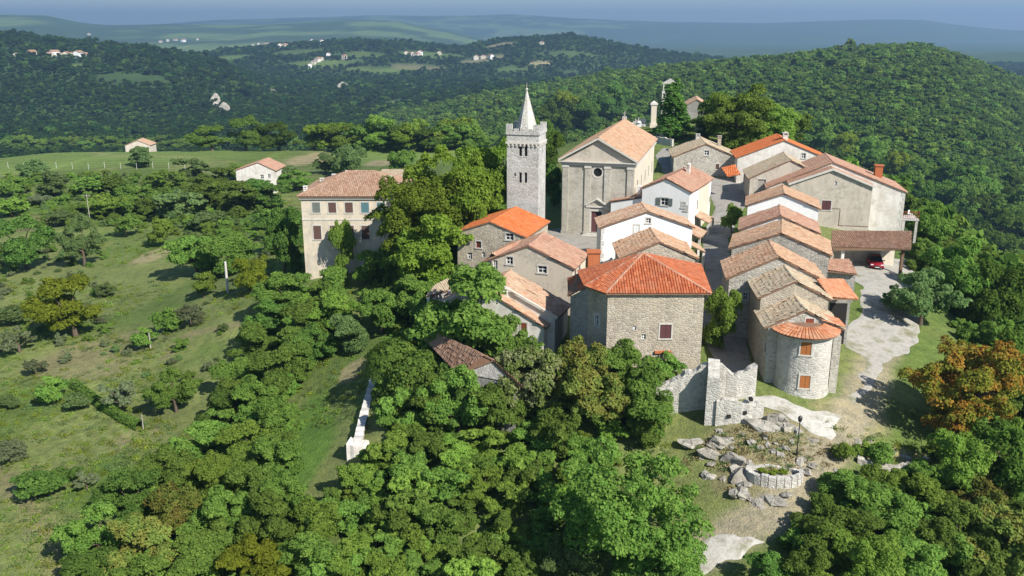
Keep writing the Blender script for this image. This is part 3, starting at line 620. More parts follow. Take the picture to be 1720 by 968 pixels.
# ---- bell tower
def bell_tower():
    A = pd(851.5, 375, 114.5); rz = -R_(14.5); zb = -1.0; w = 4.2
    e = empty('bell_tower', (A.x, A.y, zb), rz, 'tall square grey stone bell tower with pointed pale spire', 'tower')
    ht = 15.2 - zb
    fF, fR = Face((0, 0, 0), (1, 0, 0), (0, 1, 0)), Face((w, 0, 0), (0, 1, 0), (-1, 0, 0)); hF = []; wins = []
    for s, z, ow, oh in ((w*.43, 28 - mslope(253)*114 - zb, .40, 1.45), (w*.60, 28 - mslope(253)*114 - zb, .40, 1.45), (w*.43, 28 - mslope(298.5)*114 - zb, .36, 1.35), (w*.60, 28 - mslope(298.5)*114 - zb, .36, 1.35), (w*.26, 28 - mslope(294)*114 - zb, .22, .45)):
        hF.append(fF.rect(s, z, ow, oh)); wins.append((s, z, ow, oh))
    sq = lambda z: [(0, 0, z), (w, 0, z), (w, w, z), (0, w, z)]
    hR = [fR.rect(w*.5, 28 - mslope(253)*114 - zb, .5, 1.4)]
    outs = [([(0,0,0),(w,0,0),(w,0,ht),(0,0,ht)], hF, (0,1,0)), ([(w,0,0),(w,w,0),(w,w,ht),(w,0,ht)], hR, (-1,0,0)), ([(w,w,0),(0,w,0),(0,w,ht),(w,w,ht)], [], (0,-1,0)), ([(0,w,0),(0,0,0),(0,0,ht),(0,w,ht)], [], (1,0,0)), (sq(ht), [], (0,0,-1))]
    walls(e, outs, 'stone_tower', 'shaft')
    for s, z, ow, oh in wins:
        mb = MB(); fF.bar(mb, s - ow/2 - .05, s + ow/2 + .05, z - oh/2 - .12, z - oh/2, -.05, .1); o = mb.build('window', M['trim'], e)
        mb = MB(); mb.poly(fF.rect(s, z, ow, oh, .21)); mb.poly(fF.rect(s, z, ow, oh, .23)); mb.build('dark_opening', M['dark'], o)
        if ow > .3: mb = MB(); mb.ring((s, .1, z + oh/2 - .01), [(ow/2, 0), (ow/2 + .1, 0)], 10, 0, math.pi); 
    for zz in (5.2, 10.9): 
        pass
    mb = MB(); z = ht - 1.15; q = .14; mb.box((-q, -q, z), (w + q, 0, z + .22)); mb.box((w, 0, z), (w + q, w + q, z + .22)); mb.box((-q, 0, z), (0, w + q, z + .22)); mb.box((0, w, z), (w, w + q, z + .22)); mb.build('cornice', M['trim'], e)
    cm = MB(); cm.box((-.1, -.18, 0), (.1, 0, .3)); me_c = cm.mesh('corbel', M['trim'])
    for i in range(8):
        for rot, ox, oy in ((0, w*(i+.5)/8, 0), (math.pi/2, w, w*(i+.5)/8)):
            o = bpy.data.objects.new('corbel', me_c); COL.objects.link(o); o.parent = e; o.location = (ox, oy, z - .3); o.rotation_euler = (0, 0, rot)
    # parapet and merlons
    mb = MB(); T = .38; mb.box((-.12, -.12, ht), (w + .12, T - .12, ht + .45)); mb.box((-.12, w - T + .12, ht), (w + .12, w + .12, ht + .45)); mb.box((-.12, T - .12, ht), (T - .12, w - T + .12, ht + .45)); mb.box((w - T + .12, T - .12, ht), (w + .12, w - T + .12, ht + .45)); mb.build('parapet', M['stone_tower'], e)
    for i in range(5):
        for side in range(4):
            if i == 0 or i == 4: a = 0
            if side in (0, 2) or 0 < i < 4:
                c = -.12 + (w + .24) * (i + .5) / 5; wd = .56 if 0 < i < 4 else .8; c = min(max(c, wd/2 - .117), w + .117 - wd/2); hh = (.30 if 0 < i < 4 else .95) * rng.uniform(.85, 1.1)
                mb = MB(); y0, y1 = (-.117, T - .123) if side == 0 else (w - T + .123, w + .117)
                if side in (0, 2): mb.box((c - wd/2, y0, ht + .45), (c + wd/2, y1, ht + .45 + hh))
                else:
                    x0, x1 = (-.117, T - .123) if side == 1 else (w - T + .123, w + .117); mb.box((x0, c - wd/2, ht + .45), (x1, c + wd/2, ht + .45 + hh))
                mb.build('merlon', M['stone_tower'], e)
    c = w/2; st = 20.7 - zb; mb = MB(); mb.ring((c, c, 0), [(1.36, ht + .02), (1.36, ht + .35), (1.44, ht + .37), (1.44, ht + .48), (.05, st)], 8, R_(22.5), R_(382.5)); sp = mb.build('spire', M['stone_pale'], e)
    mb = MB(); mb.ring((c, c, st - .1), [(.01, 0), (.16, .1), (.16, .22), (.01, .36)], 8); mb.tube((c, c, st + .2), (c, c, st + .9), .03, .02, 6); mb.build('finial', M['trim'], sp)
bell_tower()
# ---- church
def church():
    A = px(942, 392, 0); zb = -1.0; rz = -R_(14.5); du = Vector((math.cos(rz), math.sin(rz), 0)); w = 10.0
    while proj(A + du * w + Vector((0, 0, 10)))[0] < 1066: w += .02
    l = 27.0; he = 10.5 - zb; hr = 13.4 - zb
    e = empty('church', (A.x, A.y, zb), rz, 'large church with classical stone facade, pediment and round window', 'church')
    fF, fR = Face((0, 0, 0), (1, 0, 0), (0, 1, 0)), Face((w, 0, 0), (0, 1, 0), (-1, 0, 0)); c = w / 2
    zc = 28 - mslope(286.5) * 122.8 - zb - .35; circ = [(c + .62 * math.cos(2*math.pi*i/24), 0, zc + .62 * math.sin(2*math.pi*i/24)) for i in range(24)]
    dz = 1.0; dh = 3.0; dw = 1.5; door = fF.rect(c, dz + .45 + dh/2, dw, dh)
    hR = []; 
    for s in (4, 9, 14, 19, 24): hR.append(fR.rect(s, 7.6, 1.0, 1.7))
    outs = [([(0,0,0),(w,0,0),(w,0,he),(c,0,hr),(0,0,he)], [circ, door], (0,1,0)), ([(w,0,0),(w,l,0),(w,l,he),(w,0,he)], hR, (-1,0,0)), ([(0,l,0),(0,0,0),(0,0,he),(0,l,he)], [], (1,0,0)), ([(w,l,0),(0,l,0),(0,l,he),(c,l,hr),(w,l,he)], [], (0,-1,0))]
    walls(e, [outs[0]], 'stone_facade', 'facade'); walls(e, outs[1:], 'cream', 'nave_wall')
    for s in (4, 9, 14, 19, 24): opening(e, fR, s, 7.6, 1.0, 1.7, 'win', True)
    # round window
    mb = MB(); vs = []; n = 24
    for r, y in ((.62, -.04), (.86, -.04), (.86, .02), (.62, .02)): vs += [(c + r*math.cos(2*math.pi*i/n), y, zc + r*math.sin(2*math.pi*i/n)) for i in range(n)]
    mb.add(vs, [(k*n+i, k*n+(i+1)%n, ((k+1)%4)*n+(i+1)%n, ((k+1)%4)*n+i) for k in range(4) for i in range(n)]); o = mb.build('round_window', M['trim'], e)
    mb = MB(); mb.poly([(c + .62*math.cos(2*math.pi*i/n), .19, zc + .62*math.sin(2*math.pi*i/n)) for i in range(n)]); mb.build('pane', M['glass'], o)
    mb = MB(); mb.box((c - .04, .10, zc - .6), (c + .04, .15, zc + .6)); mb.box((c - .6, .105, zc - .04), (c - .04, .145, zc + .04)); mb.box((c + .04, .105, zc - .04), (c + .6, .145, zc + .04)); mb.build('glazing_bars', M['iron'], o)
    # door with surround, half open, and its small pediment
    zd = dz + .45 + dh/2; o = opening(e, fF, c, zd, dw, dh, 'doorway', False)
    mb = MB(); fF.bar(mb, c - dw/2, c - .08, zd - dh/2, zd + dh/2, .08, .15); lf = mb.build('leaf', M['sh_plum'], o)
    mb = MB(); fF.bar(mb, c - dw/2 - .3, c - dw/2, dz + .45, zd + dh/2, -.09, .02); fF.bar(mb, c + dw/2, c + dw/2 + .3, dz + .45, zd + dh/2, -.09, .02); fF.bar(mb, c - dw/2 - .34, c + dw/2 + .34, zd + dh/2, zd + dh/2 + .34, -.11, .02); mb.build('door_surround', M['trim'], o)
    zt = zd + dh/2 + .75; mb = MB()
    for sg in (-1, 1):
        a, b = Vector((c + sg*1.55, -.3, zt)), Vector((c, -.3, zt + .95)); mb.add([a, b, b + Vector((0,0,.22)), a + Vector((0,0,.22)), a + Vector((0,.3,0)), b + Vector((0,.3,0)), b + Vector((0,.3,.22)), a + Vector((0,.3,.22))], [(0,1,2,3),(7,6,5,4),(3,2,6,7),(0,4,5,1),(0,3,7,4),(1,5,6,2)])
    mb.box((c - 1.55, -.26, zt - .2), (c + 1.55, -.002, zt)); mb.build('door_pediment', M['trim'], o)
    # pilasters, plinth, entablature, pediment
    for s in (.55, w*.365, w*.635, w - .55):
        mb = MB(); fF.bar(mb, s - .42, s + .42, 1.5, he - .97, -.16, -.003); p = mb.build('pilaster', M['stone_facade'], e)
        mb = MB(); fF.bar(mb, s - .50, s + .50, he - .97, he - .72, -.22, -.003); fF.bar(mb, s - .47, s + .47, he - .72, he - .62, -.19, -.003); mb.build('capital', M['trim'], p)
        mb = MB(); fF.bar(mb, s - .52, s + .52, .3, 1.5, -.24, -.003); mb.build('pedestal', M['stone_facade'], p)
    mb = MB(); fF.bar(mb, .0, w, .0, .95, -.12, -.004); mb.build('plinth', M['stone_facade'], e)
    mb = MB(); fF.bar(mb, -.05, w + .05, he - .62, he - .34, -.2, -.004); fF.bar(mb, -.25, w + .25, he - .34, he - .18, -.34, -.004); fF.bar(mb, -.4, w + .4, he - .18, he - .06, -.5, -.004); mb.build('entablature', M['trim'], e)
    mb = MB()
    for sg in (-1, 1):
        a, b = Vector((c + sg*(c + .45), -.5, he - .07)), Vector((c, -.5, hr + .12)); mb.add([a, b, b + Vector((0,0,.30)), a + Vector((0,0,.30)), a + Vector((0,.55,0)), b + Vector((0,.55,0)), b + Vector((0,.55,.30)), a + Vector((0,.55,.30))], [(0,1,2,3),(7,6,5,4),(3,2,6,7),(0,4,5,1),(0,3,7,4),(1,5,6,2)])
    mb.build('raking_cornice', M['trim'], e)
    mb = MB(); mb.poly([(0.2, -.012, he - .05), (w - .2, -.012, he - .05), (c, -.012, hr)]); mb.build('tympanum', M['render_grey'], e)
    for i in range(3): mb = MB(); mb.box((c - 2.2 + .3*i, -1.5 + .4*i, .55), (c + 2.2 - .3*i, -.125, .98 + .15*i)); mb.build('step', M['stone_pale'], e)
    k = (hr - he) / c; oe = .45; up = .42
    Lp = [(c, -.45, hr + up), (-oe, -.45, he - k*oe + up), (-oe, l + .2, he - k*oe + up), (c, l + .2, hr + up)]; Rp = [(c, -.45, hr + up), (c, l + .2, hr + up), (w + oe, l + .2, he - k*oe + up), (w + oe, -.45, he - k*oe + up)]
    ro = roof(e, [Lp, Rp], [(Lp[0], Lp[3])], 'tile_old', seed=3, rough=.02, w=.28)
    mb = MB(); mb.box((w - .0, .0, he - .55), (w + .3, l, he - .25)); mb.build('side_cornice', M['trim'], e)
    mb = MB(); cx, cy_, cz = c, l - .2, hr + up; mb.box((cx - .35, cy_ - .2, cz - .2), (cx + .35, cy_ + .2, cz + .5)); mb.box((cx - .05, cy_ - .05, cz + .5), (cx + .05, cy_ + .05, cz + 1.3)); mb.box((cx - .28, cy_ - .045, cz + .95), (cx + .28, cy_ + .045, cz + 1.05)); mb.build('gable_cross', M['stone_pale'], ro)
    # low vestry on the left rear
    return e
church()
# ---- white houses by the lane
h = gable_house('white_house', 'taller white house with green-grey shutters and small porches, beside the church', (1079,317), (1159,324), 7.4, 8.9, 12.5, -.6, 'white', 'tile_rose', heading=25, opens=[
    ('F',1116,339,1.0,1.0,'open',True,'sh_grey'), ('R',1171,344,.5,1.2,'shut',True,'sh_grey'), ('R',1188,333,.5,1.1,'shut',True,'sh_brown'), ('R',1196,331,.45,1.0,'shut',True,'sh_brown'), ('R',1203,328,.45,1.0,'shut',True,'sh_brown'),
    ('F',1148,345,.45,.7,'shut',True,'frame_w'), ('F',1159,351,.4,.6,'shut',True,'frame_w'), ('F',1101,364,.8,1.0,'win',True,'frame_w')], seed=11, rough=.02); HS['C1'] = h
def shed(parent, inv, pts, tile, posts=(), zb=None, post_mat='offwhite', w=.25, name='porch_roof', seed=5, thick=.1):
    """a lean-to roof given by its four corner places; posts stand under the listed corners"""
    P = [inv @ Vector(p) for p in pts]; mb = MB(); mb.slab([tuple(p) for p in P], thick); o = mb.build(name, M['slab'], parent)
    tl = MB(); roof_tiles(tl, P, seed=seed, w=w, rough=.018); tl.build('roof_tiles', M[tile], o, kind='stuff')
    for i, zz in posts:
        p = P[i]; q = P[i].lerp(sum(P, Vector()) / 4, .12); mb = MB(); mb.box((q.x - .14, q.y - .14, zz), (q.x + .14, q.y + .14, q.z - thick - .0)); mb.build('post', M[post_mat], parent)
    return o
e1 = h['e']; I = h['inv']; w1 = h['w']
mb = MB(); mb.box((w1, 5.2, 0), (w1 + .03, 11.4, h['he'] - .02)); mb.build('rear_wall_render', M['cream'], e1)
def Wp(hs, x, y, z): return hs['mat'] @ Vector((x, y, z))
shed(e1, I, [Wp(h,w1+.02,3.4,4.2), Wp(h,w1+.02,6.8,4.2), Wp(h,w1+2.0,6.8,3.3), Wp(h,w1+2.0,3.4,3.3)], 'tile_peach', posts=[(2,0),(3,0)], seed=6)
shed(e1, I, [Wp(h,w1+.02,-2.6,3.4), Wp(h,w1+.02,1.6,3.4), Wp(h,w1+2.3,1.6,2.5), Wp(h,w1+2.3,-2.6,2.5)], 'tile_peach', posts=[(2,0),(3,0)], seed=7)
mb = MB(); mb.box((w1+.003, -2.4, 0), (w1 + .9, 1.4, 2.9)); mb.build('porch_wall', M['offwhite'], e1)
# white side wing to its left, roof falling towards the church
mb = MB(); mb.add([(-4.6,.6,0),(-.0,.6,0),(-.0,.6,6.6),(-4.6,.6,5.6),(-4.6,7,0),(-.0,7,0),(-.0,7,6.6),(-4.6,7,5.6)], [(0,1,2,3),(3,7,4,0),(5,4,7,6)]); mb.build('side_wing', M['white'], e1)
shed(e1, I, [Wp(h,-.02,.45,6.85), Wp(h,-4.75,.45,5.8), Wp(h,-4.75,7.1,5.8), Wp(h,-.02,7.1,6.85)], 'tile_rose', seed=8)
mb = MB(); mb.box((-1.3,.52,4.2),(-.5,.6,5.6)); mb.build('recess_shutter', M['sh_teal'], e1)
mb = MB(); mb.box((-1.7, 3.0, 6.0), (-1.1, 3.6, 7.8)); mb.build('chimney', M['white'], e1)
chimney(h['roof'], (w1*.62, 8.5, h['hr'] - .3), .5, .8, 'offwhite', 'house')

h = gable_house('white_house', 'lower white house with wide blank gable and tiny attic window, below the taller white one', (1010,383), (1163,383), 5.5, 7.4, 5.2, -2.0, 'white', 'tile_peach', opens=[
    ('F',1089,371,.55,.6,'win',True,'frame_w'), ('F',1069,386,.6,1.1,'shut',True,'frame_w'), ('F',1034,441,.5,.9,'shut',False,'sh_grey')], seed=12, ov=.2, rough=.02); HS['C2'] = h
quoins(h, 'L', h['he'], 10, .4)
shed(h['e'], h['inv'], [Wp(h,h['w']+.02,1,5.2), Wp(h,h['w']+.02,4.5,5.2), Wp(h,h['w']+1.9,4.5,4.3), Wp(h,h['w']+1.9,1,4.3)], 'tile_peach', posts=[(2,0),(3,0)], seed=9)
h = gable_house('stone_house', 'small rubble stone house with ragged old tile roof, behind the red hipped roof', (1046,434), (1168,434), 4.6, 6.3, 6.8, -2.5, 'stone_warm', 'tile_old', opens=[('F',1150,470,.6,.8,'win',True,'frame_w')], seed=13, rough=.035, oe=.35); HS['C3'] = h

# ---- red hipped house at the front of the lane
def hip_house():
    zb = -4.5; LF, RF, L1, BL, BR = px(1021, 494, 5), px(1188, 494, 5), px(988, 482.5, 5), Vector((6.8, 84.5, 5)), Vector((18.9, 87, 5)); AP = pd(1080, 428, 82)
    o = LF.copy(); o.z = zb; e = empty('hipped_house', o, 0, 'rubble stone house with bright red hipped roof in front of the lane', 'house')
    f = lambda p: Vector((p.x - o.x, p.y - o.y, p.z - zb)); P = [f(q) for q in (LF, RF, BR, BL, L1)]; A = f(AP); H5 = 5 - zb
    g = lambda p: Vector((p.x, p.y, 0))
    fF = Face((0, 0, 0), P[1] - P[0], (0, 1, 0)); wF = (P[1] - P[0]).length - .25
    def on(u, v): r = ray(u, v); t = (LF.y - 0) / r.y; p = r * t; return p.x - o.x, p.z + CAM_Z - zb
    ops = [(1118,557,1.05,1.35,'shut',True,'sh_plum'), (1081,566,.42,.5,'win',False,'frame_w'), (1066,551,.3,.4,'win',False,'frame_w')]; hl = []; td = []
    for u, v, ow, oh, k, sr, cl in ops: s, z = on(u, v); hl.append(fF.rect(s, z, ow, oh)); td.append((s, z, ow, oh, k, sr, cl))
    R0 = Vector((wF, P[1].y, 0)); LW = Face(g(P[0]), g(P[4]) - g(P[0]), (1, .6, 0)); ll = (g(P[4]) - g(P[0])).length; lh = [LW.rect(ll*.5, 3.2, .6, 1.0), LW.rect(ll*.5, 6.6, .6, 1.0)]
    up = lambda p, z: Vector((p.x, p.y, z))
    outs = [([up(P[0],0), up(R0,0), up(R0,H5), up(P[0],H5)], hl, (0,1,0)), ([up(P[0],0), up(P[4],0), up(P[4],H5), up(P[0],H5)], lh, (.83,.55,0)), ([up(P[4],0), up(P[3],0), up(P[3],H5), up(P[4],H5)], [], (1,0,0)), ([up(P[3],0), up(P[2],0), up(P[2],H5), up(P[3],H5)], [], (0,-1,0)), ([up(R0,0), up(P[2],0), up(P[2],H5), up(R0,H5)], [], (-1,0,0))]
    walls(e, outs, 'stone_warm')
    for s, z, ow, oh, k, sr, cl in td: opening(e, fF, s, z, ow, oh, k, sr, cl)
    for z in (3.2, 6.6): opening(e, LW, ll*.5, z, .6, 1.0, 'win', True, 'frame_w')
    mb = MB(); s, z = on(1114, 591); fF.bar(mb, s - .8, s + .7, z - .12, z + .1, -.22, -.002); mb.build('brick_ledge', M['brick'], e)
    C = sum(P, Vector()) / 5
    def out(p, k=.38): d = (p - C); d.z = 0; d.normalize(); return Vector((p.x + d.x * k, p.y + d.y * k, H5 - .02 + .15))
    Q = [out(p) for p in P]; Q[0].y = P[0].y - .32; Q[1].y = P[1].y - .32; AA = A + Vector((0, 0, .15))
    planes = [[AA, Q[0], Q[1]], [AA, Q[1], Q[2]], [AA, Q[2], Q[3]], [AA, Q[3], Q[4]], [AA, Q[4], Q[0]]]
    ro = roof(e, [[tuple(p) for p in pl] for pl in planes], [(Q[i], AA) for i in range(5)], 'tile_red', 'tile_rose', seed=21, rough=.014)
    chimney(ro, f(pd(996.5, 447, 85.2)), 1.15, 1.35, 'brick', 'tall', 'wide red brick chimney at the back left corner'); chimney(ro, f(pd(1170, 470, 84.5)), .55, .35, 'offwhite', 'house')
    # lower shaded annex, roof continuing down to the left
    L2, BLL = px(953, 499, 3.6), Vector((5.7, 87, 3.6)); a, b, c_, d_ = f(L1), f(BL), f(BLL), f(L2); a.z += .12; b.z += .12; c_.z += .15; d_.z += .15
    mb = MB(); zz = d_.z - .13; q1 = up(f(L1), 0); q2 = up(d_ + Vector((.3, .1, 0)), 0); q3 = up(c_ + Vector((.3, 0, 0)), 0)
    mb.add([q1, q2, q3, up(q1, f(L1).z), up(q2, zz), up(q3, zz)], [(0,1,4,3),(1,2,5,4)]); mb.build('annex_wall', M['stone_grey'], e)
    mb = MB(); mb.slab([tuple(a), tuple(b), tuple(c_), tuple(d_)], .12); o2 = mb.build('annex_roof', M['slab'], e); tl = MB(); roof_tiles(tl, [a, b, c_, d_], seed=24, rough=.008); tl.build('roof_tiles', M['tile_red'], o2, kind='stuff')
    return e
hip_house()

# ---- western cluster
h = gable_house('stone_house', 'stone house with fresh bright orange roof at the foot of the bell tower', (768,391), (881,396), 4.5, 6.0, 9.5, -2.5, 'stone_warm', 'tile_orange', heading=19, opens=[
    ('F',804,411,.65,.8,'win',True,'sh_red'), ('F',789,430,.6,.8,'win',False,'frame_w'), ('F',812,428,.4,.6,'win',False,'frame_w'), ('F',856,398,1.0,.8,'win',True,'frame_w')], seed=31, ov=.12, rough=.008); HS['D1'] = h
h = gable_house('stone_house', 'cream rendered house with rust-red roof between the orange roof and the brick chimney', (815,440), (962,437), 3.4, 5.5, 6.5, -3.0, 'render_warm', 'tile_rose', heading=17, opens=[
    ('F',856,438,.75,.85,'win',True,'frame_w'), ('F',911,453,1.0,.8,'win',True,'frame_w'), ('F',812,447,.5,1.3,'win',False,'frame_w'), ('F',832,447,.5,1.3,'win',False,'frame_w'), ('R',966,463,.8,1.3,'shut',True,'sh_brown'), ('R',973,454,.8,1.3,'shut',True,'sh_brown')], seed=32, rough=.02, mats={'R': 'cream'}); HS['D2'] = h
shed(h['e'], h['inv'], [px(826,427,4.6)+Vector((0,.6,0)), px(864,407,4.9)+Vector((0,1.2,0)), px(862,418,4.3), px(822,430,4.0)], 'tile_rose', seed=15, name='stepped_roof')
h = gable_house('cottage', 'low cottage with peach roof and white raised gable edge, in front of the cream house', (735,512), (932,518), .5, 3.5, 4.6, -5.5, 'offwhite', 'tile_peach', heading=20, coping='coping', seed=33, rough=.025, opens=[]); HS['D3b'] = h
h = gable_house('cottage', 'lowest peach-roofed cottage with small brown window, half hidden behind trees', (738,530), (913,536), -.2, 2.7, 3.6, -6.0, 'offwhite', 'tile_peach', heading=20, seed=34, rough=.025, opens=[('F',880,550,.6,.9,'shut',True,'sh_red')]); HS['D3'] = h
ro = h['roof']; p = loc_of(h, 787, 470, 3.0); chimney(ro, (p.x, 3.0, p.z - .9), .55, 1.0, 'white', 'house', 'white chimney with small gabled cap'); p = loc_of(h, 850, 492, 1.2); chimney(ro, (p.x, 1.2, p.z - .5), .42, .6, 'offwhite', 'slab')
e = empty('lean_to', px(735, 505, -1.0), 0, 'small pale lean-to roof on white posts beside the western trees', 'shed'); I = Matrix.Translation(-e.location)
shed(e, I, [px(728,486,1.6)+Vector((0,1.5,0)), px(760,474,2.0)+Vector((0,2.4,0)), px(757,486,1.2), px(716,499,.9)], 'tile_beige', posts=[(3,-1.6),(2,-1.6)], seed=16, name='roof')
mb = MB(); q = [I @ p_ for p_ in (px(728,486,1.6)+Vector((0,1.5,0)), px(760,474,2.0)+Vector((0,2.4,0)), px(757,486,1.2), px(716,499,.9))]; c0 = sum(q, Vector()) / 4; q = [p_.lerp(c0, .3) for p_ in q]; mb.add([(p_.x, p_.y, -5) for p_ in q] + [(p_.x, p_.y, p_.z - .05) for p_ in q], [(i, (i + 1) % 4, 4 + (i + 1) % 4, 4 + i) for i in range(4)]); mb.build('wall', M['stone_grey'], e)

# ---- eastern terrace, from the back to the front
h = gable_house('stone_house', 'back stone house with yellowed lichen roof and two small chimneys', (1132,264), (1238,262), 7.4, 9.6, 9.5, 2.5, 'stone', 'tile_beige', heading=6, opens=[('F',1187,257,.8,.8,'win',True,'frame_w'), ('F',1150,285,.7,1.0,'win',True,'frame_w'), ('F',1205,280,.6,.9,'shut',True,'sh_brown')], seed=41, rough=.03)
chimney(h['roof'], (h['rx'] - .6, 8.6, h['hr'] - .1), .7, .5, 'stone_pale', 'slab'); chimney(h['roof'], (h['rx'] + 3.0, 7.0, h['hr'] - 1.2), .6, 1.5, 'stone_warm', 'slab')
h = gable_house('stone_house', 'rear house with vivid red-orange roof and pink-rendered gable', (1239,266), (1392,268), 7.9, 10.8, 9.0, .5, 'offwhite', 'tile_orange', heading=8, opens=[('F',1350,262,.6,.8,'win',True,'sh_teal'), ('F',1378,268,.5,.7,'win',True,'frame_w')], seed=42, rough=.01)
chimney(h['roof'], (h['rx'] + .4, 2.0, h['hr'] - .2), .8, .9, 'offwhite', 'house')
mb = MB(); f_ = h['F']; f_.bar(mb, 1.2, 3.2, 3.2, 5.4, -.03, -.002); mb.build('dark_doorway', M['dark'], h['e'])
shed(h['e'], h['inv'], [pd(1215,289,136)+Vector((0,1.5,.4)), pd(1238,283,136)+Vector((0,1.5,.4)), pd(1244,293,136), pd(1222,297,136)], 'tile_orange', seed=17)
h = gable_house('stone_house', 'grey house with pale lichened roof slope above its plank door, by the orange roofs', (1260,300), (1392,306), 6.6, 9.4, 8.5, -.5, 'render_grey', 'tile_beige', heading=9, opens=[('F',1279,312,1.2,1.9,'door',True,'greywood'), ('F',1305,312,1.3,1.0,'win',False,'frame_w')], seed=43, rough=.03)
h = gable_house('stone_house', 'big whitewashed house with tall red brick chimney, rightmost of the village', (1290,316), (1521,328), 5.8, 9.7, 9.5, -1.6, 'offwhite', 'tile_rose', heading=12, opens=[], seed=44, rough=.012, ridge=.46); big = h
p = loc_of(h, 1474, 300, 5.0); chimney(h['roof'], (p.x, 5.0, p.z - .4), 1.05, 2.2, 'brick', 'tall', 'tall red brick chimney')
quoins(h, 'R', h['he'], 12, .5)
# balcony on its right side
W_ = h['w']; mb = MB(); mb.box((W_ + .002, .5, 3.3), (W_ + 2.4, 3.6, 3.5)); bo = mb.build('balcony', M['concrete'], h['e'])
mb = MB()
for i in range(9): mb.box((W_ + .2 + i * .26, .52, 3.5), (W_ + .26 + i * .26, .58, 4.5))
mb.box((W_ + .1, .5, 4.5), (W_ + 2.4, .6, 4.58)); mb.build('balustrade', M['sh_red'], bo); mb = MB(); mb.box((W_ + .2, .55, 0), (W_ + .55, .9, 3.3)); mb.box((W_ + 1.95, .55, 0), (W_ + 2.3, .9, 3.3)); mb.build('balcony_pier', M['stone_pale'], bo)
h = gable_house('stone_house', 'grey rendered house with dark plum window above the carport', (1328,310), (1466,323), 6.9, 9.1, 3.0, -1.0, 'render_grey', 'tile_rose', heading=12, opens=[('F',1388,345,1.25,1.35,'shut',True,'sh_plum'), ('F',1404,308,.3,.5,'win',False,'frame_w')], seed=45, ov=.25, coping='coping')
f_ = h['F']; mb = MB()
for (s0, z0, s1, z1) in ((7.0, 2.2, 7.08, 4.6), (7.0, 2.2, 11.6, 2.28), (5.6, 4.6, 7.0, 4.68)): f_.bar(mb, s0, min(s1, h['w']), z0, z1, -.02, -.002)
mb.build('render_joint', M['sh_brown'], h['e']); mb = MB(); f_.bar(mb, .1, h['w'] - .1, 1.5, 2.1, -.03, -.003); mb.build('lower_render', M['render_warm'], h['e'])
h = gable_house('terrace_house', 'uppermost terrace house of the right-hand row with white gable and dull tiles', (1256,346), (1375,357), 6.6, 8.3, 6.0, -1.5, 'white', 'tile_old', heading=15, seed=46, rough=.02, ov=.2)
h = gable_house('terrace_house', 'second terrace house of the right-hand row with white gable and orange right slope', (1245,386), (1374,395), 5.4, 7.2, 6.4, -2, 'white', 'tile_rose', heading=15, seed=47, rough=.02, ov=.2)
h = gable_house('terrace_house', 'third terrace house of the right-hand row, grey rubble gable with hook on its corner', (1229,418), (1393,431), 4.9, 6.9, 7.0, -2.5, 'stone', 'tile_old', heading=17, seed=48, rough=.03, ov=.12)
h3 = h
h = gable_house('terrace_house', 'fourth terrace house of the right-hand row, long rough roof above the lane tree', (1225,468), (1385,474), 4.0, 6.3, 7.0, -3.5, 'stone', 'tile_old', seed=49, rough=.035, ov=.12, opens=[('F',1252,498,.5,.8,'win',True,'frame_w')])
h = gable_house('terrace_house', 'fifth terrace house of the right-hand row, beige roof just behind the round tower', (1278,500), (1392,503), 3.8, 5.4, 5.5, -4.0, 'stone_warm', 'tile_beige', seed=50, rough=.035, ov=.12)
hh = h
shed(h['e'], h['inv'], [px(1380,476,4.6)+Vector((0,1.5,0)), px(1424,480,3.6)+Vector((0,1.8,0)), px(1442,503,2.6), px(1391,502,3.4)], 'tile_coral', seed=51)
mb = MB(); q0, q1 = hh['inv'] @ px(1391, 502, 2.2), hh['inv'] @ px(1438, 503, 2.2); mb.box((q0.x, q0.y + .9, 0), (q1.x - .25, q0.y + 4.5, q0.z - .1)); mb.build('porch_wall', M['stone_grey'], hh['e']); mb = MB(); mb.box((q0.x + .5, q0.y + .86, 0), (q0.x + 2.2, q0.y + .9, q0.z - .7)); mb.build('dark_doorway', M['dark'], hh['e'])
mb = MB(); q = hh['inv'] @ px(1402, 517, 1.0); mb.box((q.x - .8, q.y + .9, q.z - 2.5), (q.x - .72, q.y + 1.0, q.z + 1)); mb.box((q.x + .72, q.y + .9, q.z - 2.5), (q.x + .8, q.y + 1.0, q.z + 1)); mb.box((q.x - .8, q.y + .9, q.z + 1), (q.x + .8, q.y + 1.0, q.z + 1.08)); mb.build('door_frame', M['frame_w'], hh['e'])
# small store with short orange lean-to roof and grey wall towards the yard
e = empty('store_shed', px(1415, 490, -2.2), -R_(15), 'low grey stone store with short red tile roof beside the gravel yard', 'shed'); I = (Matrix.Translation(e.location) @ Matrix.Rotation(-R_(15), 4, 'Z')).inverted()
shed(e, I, [px(1390,440,2.9)+Vector((0,1.2,0)), px(1432,443,2.5)+Vector((0,1.4,0)), px(1440,461,1.8), px(1384,455,2.2)], 'tile_rose', seed=52, name='roof')
mb = MB(); a, b = I @ px(1384, 457, 1.9), I @ px(1438, 463, 1.6); mb.add([(a.x, a.y + .3, -1.5), (b.x, b.y + .3, -1.5), (b.x, b.y + .3, b.z), (a.x, a.y + .3, a.z), (a.x, a.y + 4, -1.5), (b.x, b.y + 4, -1.5), (b.x, b.y + 4, b.z + .6), (a.x, a.y + 4, a.z + .6)], [(0,1,2,3),(1,5,6,2),(4,0,3,7),(5,4,7,6)]); mb.build('wall', M['stone_grey'], e)

